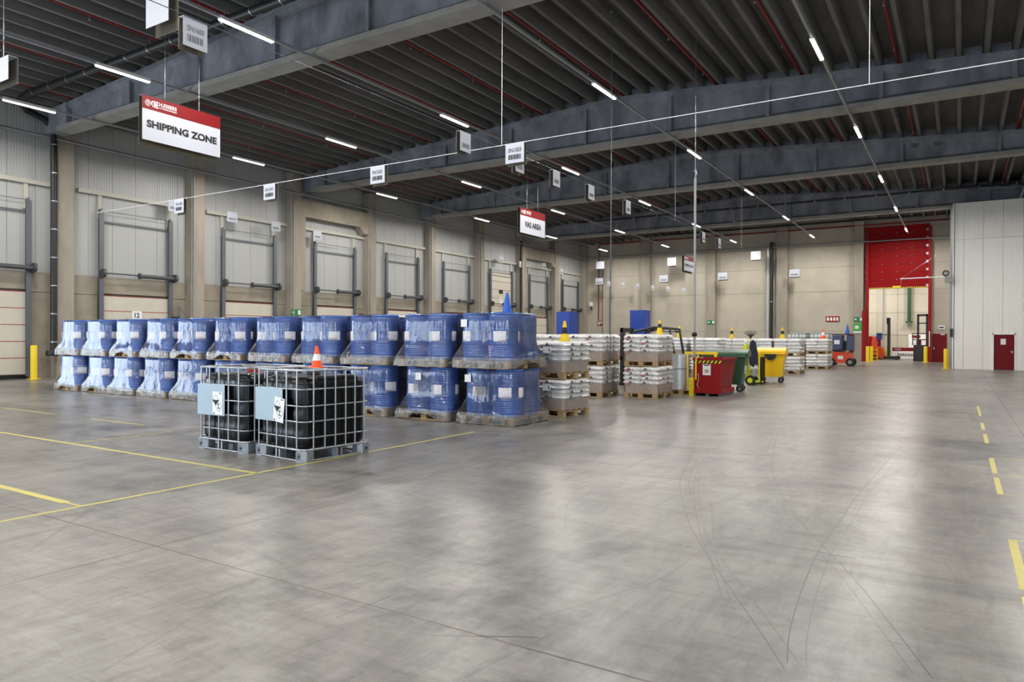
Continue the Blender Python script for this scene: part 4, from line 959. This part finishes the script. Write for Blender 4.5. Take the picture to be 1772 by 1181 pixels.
def tipper():
    t = thing('tipping_container', 'dark red tipping container with striped rim and notice', 'container', (-5.95, 20.3, 0))
    x0, x1, y0, y1 = -.42, .47, -.55, .6
    body = MB().hexa([(x0, y0, .20), (.33, y0, .20), (.33, y1, .20), (x0, y1, .20)], [(x0, y0, 1.02), (.36, y0, 1.02), (.45, y1, 1.02), (x0, y1, 1.02)], 0)
    obj('body', body, M_RED, t)
    obj('rim', MB().box(x0-.02, .40, y0-.025, y0, 1.0, 1.06).hexa([(.36, y0, 1.0), (.40, y0-.02, 1.0), (.49, y1, 1.0), (.45, y1, 1.0)], [(.36, y0, 1.06), (.40, y0-.02, 1.06), (.49, y1, 1.06), (.45, y1, 1.06)]).box(x0-.02, .47, y1, y1+.03, 1.0, 1.06), M_RED, t)
    obj('warning_band', B(x0, .36, y0-.012, y0-.002, .91, .99), M_INK, t)
    for i in range(7):
        x = x0+.02+.112*i; obj('stripe', MB().hexa([(x, y0-.016, .91), (x+.05, y0-.016, .91), (x+.05, y0-.01, .91), (x, y0-.01, .91)], [(x+.055, y0-.016, .99), (x+.105, y0-.016, .99), (x+.105, y0-.01, .99), (x+.055, y0-.01, .99)]), M_YELLOW, t)
    s = obj('notice', B(-.15, .07, y0-.02, y0-.01, .58, .88), M_WHITE, t); obj('notice_picture', B(-.1, .02, y0-.025, y0-.02, .64, .74), M_CARD, s); obj('notice_text', B(-.12, .04, y0-.025, y0-.02, .84, .865), M_INK, s)
    obj('base_frame', MB().box(x0-.02, .42, y0-.12, y1, .08, .2), M_RED, t)
    for x in (x0+.05, .0, .35): obj('skid', B(x-.05, x+.05, y0-.08, y1, 0, .08), M_SPRING, t)
    obj('chain', MB().path([(-.28, y0-.02, .62), (-.26, y0-.03, .45), (-.3, y0-.05, .3), (-.24, y0-.04, .18)], .012, 6), M_GALV, t)
tipper()
def wheelie(name, lab, loc, rz, m_, lidrot):
    t = thing(name, lab, 'waste bin', loc, rz)
    obj('body', MB().hexa([(-.46, -.34, .22), (.46, -.34, .22), (.46, .34, .22), (-.46, .34, .22)], [(-.6, -.44, 1.08), (.6, -.44, 1.08), (.6, .44, 1.08), (-.6, .44, 1.08)]), m_, t)
    obj('rim', MB().cbox(-.66, .66, -.49, .49, 1.05, 1.13, .06), m_, t)
    lid = MB(); k = 8
    P = [(-.66+1.32*i/k, 1.13+.12*math.sin(PI*i/k)) for i in range(k+1)]
    lid.prism([(y, z) for y, z in [(-.50, 1.13), (-.42, 1.19), (-.1, 1.27), (.25, 1.27), (.48, 1.17), (.48, 1.13)]], -.65, .65, axis='x')
    obj('lid', lid, m_, t)
    obj('lid_opening', MB().prism([(.26*math.cos(PI+PI*i/10), 1.05+.22*math.sin(PI+PI*i/10)) for i in range(11)], -.505, -.46, axis='y'), M_BLACK, t)
    for x in (-.5, .5): obj('grip', MB().tube((x-.12, -.51, 1.06), (x+.12, -.51, 1.06), .025), m_, t)
    wm = MB().tube((0, -.03, 0), (0, .03, 0), .10, 16).tube((0, -.035, 0), (0, .035, 0), .045, 10, 1).mesh('wheel', [M_RUBBER, M_PVC])
    for x in (-.40, .40):
        for y in (-.27, .27):
            c = obj('castor_fork', MB().box(-.05, .05, -.04, -.032, .1, .24).box(-.05, .05, .032, .04, .1, .24).box(-.06, .06, -.05, .05, .2, .225), M_SPRING, t, (x, y, 0), .5)
            link('wheel', wm, c, (0, 0, .10))
    return t
g = wheelie('wheeled_bin', 'dark green wheeled bin behind the red tipping container', (-6.05, 22.0, 0), .12, M_GREENBIN, 0)
for a in range(2): obj('notice', B(.545, .553, -.22+.2*a, -.06+.2*a, .55+.1*a, 1.0+.02*a), M_WHITE, g)
y_ = wheelie('wheeled_bin', 'bright yellow wheeled bin with round dark opening', (-5.88, 27.35, 0), .10, M_YELBIN, 0)
y_.scale = (.80, 1, 1); obj('notice', B(.56, .568, -.2, -.08, .62, .95), M_WHITE, y_)
t = thing('cleaning_trolley', 'cleaning trolley with upturned black broom, dark jacket and lime bottle', 'trolley', (-6.17, 25.35, 0))
obj('post', MB().tube((0, 0, .1), (0, 0, 1.65), .02), M_HIVIS, t)
br = obj('broom_bristles', MB().tube((0, 0, 1.62), (0, 0, 1.68), .04), M_BLACK, t)
for i in range(9):
    a = -.9+.225*i; obj('bristle', MB().tube((0, 0, 1.66), (.30*math.sin(a), .05*math.cos(3*i), 1.66+.24*math.cos(a)), .014, 5, r2=.008), M_BLACK, br)
obj('jacket', MB().prism([(-.02, .72), (.10, .62), (.16, .72), (.26, .68), (.24, 1.1), (.17, 1.5), (.08, 1.56), (0, 1.48), (-.04, 1.1)], -.06, .06, axis='y'), M_NAVY, t)
bt = obj('spray_bottle', MB().lathe([(.08, 1.10), (.09, 1.12), (.09, 1.36), (.04, 1.44), (.03, 1.5)], 14, (-.14, -.05, 0)), M_HIVIS, t); obj('cap', MB().lathe([(.05, 1.44), (.07, 1.47), (.05, 1.54)], 10, (-.14, -.05, 0)), M_WHITE, bt)
obj('frame', MB().box(-.12, .28, -.2, .2, .1, .16).box(-.12, -.08, -.2, .2, .1, .85).tube((-.1, -.2, .85), (-.1, .2, .85), .02), M_HIVIS, t)
obj('bucket', MB().lathe([(.1, .3), (.13, .55)], 14, (.15, 0, 0)), M_PVC, t)
obj('wheel', MB().tube((.05, -.25, .17), (.05, -.19, .17), .17, 18).tube((.05, -.255, .17), (.05, -.185, .17), .09, 12, 1), [M_RUBBER, M_HIVIS], t)
obj('wheel', MB().tube((.05, .19, .17), (.05, .25, .17), .17, 18), M_RUBBER, t)
t = thing('pallet_stacker', 'lime and black hand stacker left of the yellow bin', 'stacker', (-6.13, 26.25, 0))
obj('mast', MB().box(.10, .18, -.05, .05, .08, .95).box(.10, .18, .25, .33, .08, .95), M_BLACK, t)
obj('leg', B(-.06, .04, -.3, -.2, 0, .52), M_HIVIS, t); obj('leg', B(-.06, .04, .3, .4, 0, .52), M_HIVIS, t)
obj('frame', MB().box(.05, .09, -.05, .33, .3, 1.1).box(-.05, .2, -.25, .35, .05, .10), M_YELLOW, t); obj('fork', MB().box(-.0, .35, -.4, -.3, .03, .06).box(-.0, .35, .1, .2, .03, .06), M_BLACK, t)
obj('wheel', wheel(.08, .08), [M_RUBBER, M_HIVIS], t, (.25, -.3, .09))

# ------------------------------------------------------------------ bollards
def bollard(lab, x, y, h, r):
    t = thing('bollard', lab, 'bollard', (x, y, 0))
    obj('post', MB().lathe([(r, 0), (r, h-.04), (r*.9, h-.01), (r*.5, h)], 20), M_YELLOW, t); obj('base_plate', MB().cbox(-r*1.7, r*1.7, -r*1.7, r*1.7, 0, .02, .03), M_YELLOW, t)
bollard('yellow bollard beside the dock door nearest the front', -28.7, 12.78, 1.25, .11)
bollard('front yellow bollard at the left side of the red gate', -5.60, 56.5, 1.10, .12)
bollard('rear yellow bollard at the left side of the red gate', -5.50, 58.0, 1.10, .12)
bollard('yellow bollard at the right side of the red gate', -2.07, 57.7, 1.12, .12)
bollard('yellow bollard at the corner of the white enclosure', -.68, 46.0, 1.10, .11)
# dock control brackets between the doors
for k in range(3):
    y = 18.45+5.58*k
    t = thing('dock_control', f'small grey dock control bracket at the dock wall, {ORD[k]} from the near end', 'bracket', (-28.9, y, 0))
    obj('control_box', B(-.1, .1, -.1, .16, 2.2, 2.45), M_BLACK, t); obj('post', MB().tube((0, .18, 0), (0, .18, 2.9), .03), M_TRACK, t)
    obj('brace', MB().tube((0, .18, 2.9), (0, .6, 2.4), .015).tube((0, .18, 2.35), (0, .62, 2.35), .02).tube((0, .62, 0), (0, .62, 2.45), .02), M_TRACK, t)
# swing arm with reel at the enclosure corner
t = thing('hose_reel_arm', 'white swing arm with black reel at the enclosure corner', 'swing arm', (-.6, 45.5, 0))
obj('arm', MB().tube((0, 0, 5.04), (-2.3, 0, 5.0), .03), M_WHITE, t); obj('reel', MB().tube((-.1, -.08, 5.22), (-.1, .08, 5.22), .17, 16).tube((-.1, -.1, 5.22), (-.1, .1, 5.22), .1, 12, 1), [M_BLACK, M_PVC], t)
obj('bracket', MB().box(-.15, .2, -.06, .4, 4.72, 5.04), M_PVC, t); obj('drop_line', MB().tube((-2.25, 0, 5.0), (-2.25, 0, 4.62), .008, 6), M_GALV, t); obj('stay', MB().tube((-2.25, 0, 5.02), (-.1, .3, 6.6), .008, 6), M_GALV, t)
o = obj('wall_intercom', B(-.5, -.36, 45.75, 45.86, 1.75, 2.2), M_BLACK); tag(o, 'small black box at the edge of the white enclosure', 'box')

# ------------------------------------------------------------------ room behind the gate
def reach(lab, loc, m_, mh):
    t = thing('reach_truck', lab, 'reach truck', loc)
    obj('body', MB().hexa([(-.55, -.5, .15), (.45, -.5, .15), (.45, .5, .15), (-.55, .5, .15)], [(-.45, -.5, 1.15), (.25, -.5, .95), (.25, .5, .95), (-.45, .5, 1.15)]), m_, t)
    obj('backrest', MB().hexa([(-.55, -.5, 1.1), (-.2, -.5, 1.1), (-.2, .5, 1.1), (-.55, .5, 1.1)], [(-.5, -.45, 1.85), (-.25, -.45, 1.75), (-.25, .45, 1.75), (-.5, .45, 1.85)]), m_, t)
    obj('mast', MB().box(.55, .72, -.4, -.26, .1, mh).box(.55, .72, .26, .4, .1, mh).box(.5, .62, -.4, .4, mh-.5, mh), M_BLACK, t)
    obj('leg', B(.3, 1.35, -.55, -.4, .05, .28), M_BLACK, t); obj('leg', B(.3, 1.35, .4, .55, .05, .28), M_BLACK, t)
    wm = wheel(.16, .12).mesh('wheel', [M_RUBBER, M_PVC])
    for x in (-.35, 1.25):
        for y in (-.48, .48): link('wheel', wm, t, (x, y, .16))
    return t
t = reach('orange reach truck with black mast parked behind the red gate', (-5.42, 63.4, 0), M_ORANGEF, 3.3)
obj('overhead_guard', MB().box(-.1, .6, -.45, .45, 1.95, 2.0).tube((-.1, -.4, 1.2), (-.05, -.4, 2.0), .03), M_BLACK, t); obj('battery_box', B(-.2, .15, -.45, .45, 1.6, 2.1), M_BLUE, t)
t = thing('order_picker', 'black order picker truck at the right side behind the red gate', 'truck', (-2.50, 60.3, 0))
obj('body', MB().cbox(-.42, .42, -.5, .5, .03, 1.2, .08), M_BLACK, t)
obj('mast', MB().box(-.2, -.06, -.45, -.3, .1, 3.45).box(.36, .5, -.45, -.3, .1, 3.45).box(-.2, .5, -.45, -.35, 3.3, 3.45).box(-.2, .5, -.45, -.35, 2.75, 2.83), M_BLACK, t)
obj('cab_frame', MB().box(-.5, -.44, -.4, -.34, 1.2, 2.05).box(.44, .5, -.4, -.34, 1.2, 2.05).box(-.5, .5, -.4, .4, 2.02, 2.08).box(-.5, .5, -.4, -.36, 1.55, 1.62), M_BLACK, t)
obj('seat', B(-.25, .05, -.2, .2, 1.2, 1.6), M_RED, t)
t = thing('parking_board', 'white low board with red band reading PARKING behind the gate', 'sign', (-3.62, 64.6, 0))
obj('board', B(-1.0, 1.0, -.03, .03, .08, .95), M_WHITE, t); obj('red_band', B(-1.0, 1.0, -.035, -.03, .68, .95), M_SIGNRED, t)
link('lettering', text_mesh('PARKING', .24, M_INK, .02, 1.2), t, (-.02, -.04, .38)); link('lettering', text_mesh('H.ESSERS', .09, M_WHITE, .01), t, (-.62, -.04, .81)); obj('stand', MB().box(-.9, -.8, -.15, .15, 0, .08).box(.8, .9, -.15, .15, 0, .08), M_SPRING, t)
t = thing('notice_board', 'small white notice board with red heading on the wall behind the gate', 'notice board', (-2.9, 66.42, 0))
obj('board', B(-.7, .7, 0, .06, .95, 2.0), M_WHITE, t); obj('heading', B(-.45, .15, -.01, 0, 1.72, 1.95), M_SIGNRED, t)
for a in range(3): obj('sheet', B(-.4+.3*a, -.2+.3*a, -.01, 0, 1.2, 1.5), M_PAPER, t)
t = thing('yellow_shelf', 'low yellow rack left of the orange reach truck', 'rack', (-5.9, 62.3, 0))
for z in (.15, .45, .75): obj('shelf', B(-.4, .4, -.3, .3, z, z+.06), M_YELLOW, t)
obj('frame', MB().box(-.42, -.38, -.3, -.26, 0, .95).box(.38, .42, -.3, -.26, 0, .95).box(-.42, -.38, .26, .3, 0, .95).box(.38, .42, .26, .3, 0, .95), M_YELLOW, t)
t = thing('red_cabinet', 'red cabinet behind the orange reach truck', 'cabinet', (-5.95, 64.6, 0))
obj('cabinet_body', B(-.5, .5, -.3, .3, 0, 1.85), M_RED, t); obj('notice', B(.0, .3, -.31, -.3, 1.2, 1.4), M_WHITE, t)
t = thing('pallet_truck', 'lime pallet truck beside the PARKING board', 'pallet truck', (-5.3, 65.5, 0))
obj('body', MB().box(-.3, .25, -.3, .3, .25, .75).box(-.25, .05, -.25, .25, .75, .95), M_HIVIS, t); obj('fork', MB().box(-.3, .9, -.25, -.1, .06, .14).box(-.3, .9, .1, .25, .06, .14), M_BLACK, t)
obj('wheel', wheel(.12, .1), [M_RUBBER, M_PVC], t, (-.1, -.25, .12))
tag(obj('vent_duct', MB().tube((-3.55, 66.2, 3.1), (-3.55, 66.2, 7.6), .13, 10).box(-3.8, -3.3, 66.05, 66.35, 2.95, 3.1), M_GREENBIN), 'green ribbed hose duct hanging on the wall behind the gate', 'duct')
tag(obj('conduit', MB().tube((-5.45, 66.3, .5), (-5.45, 66.3, 7.6), .06, 8), M_PVC), 'grey pipe on the wall behind the red gate', 'conduit')
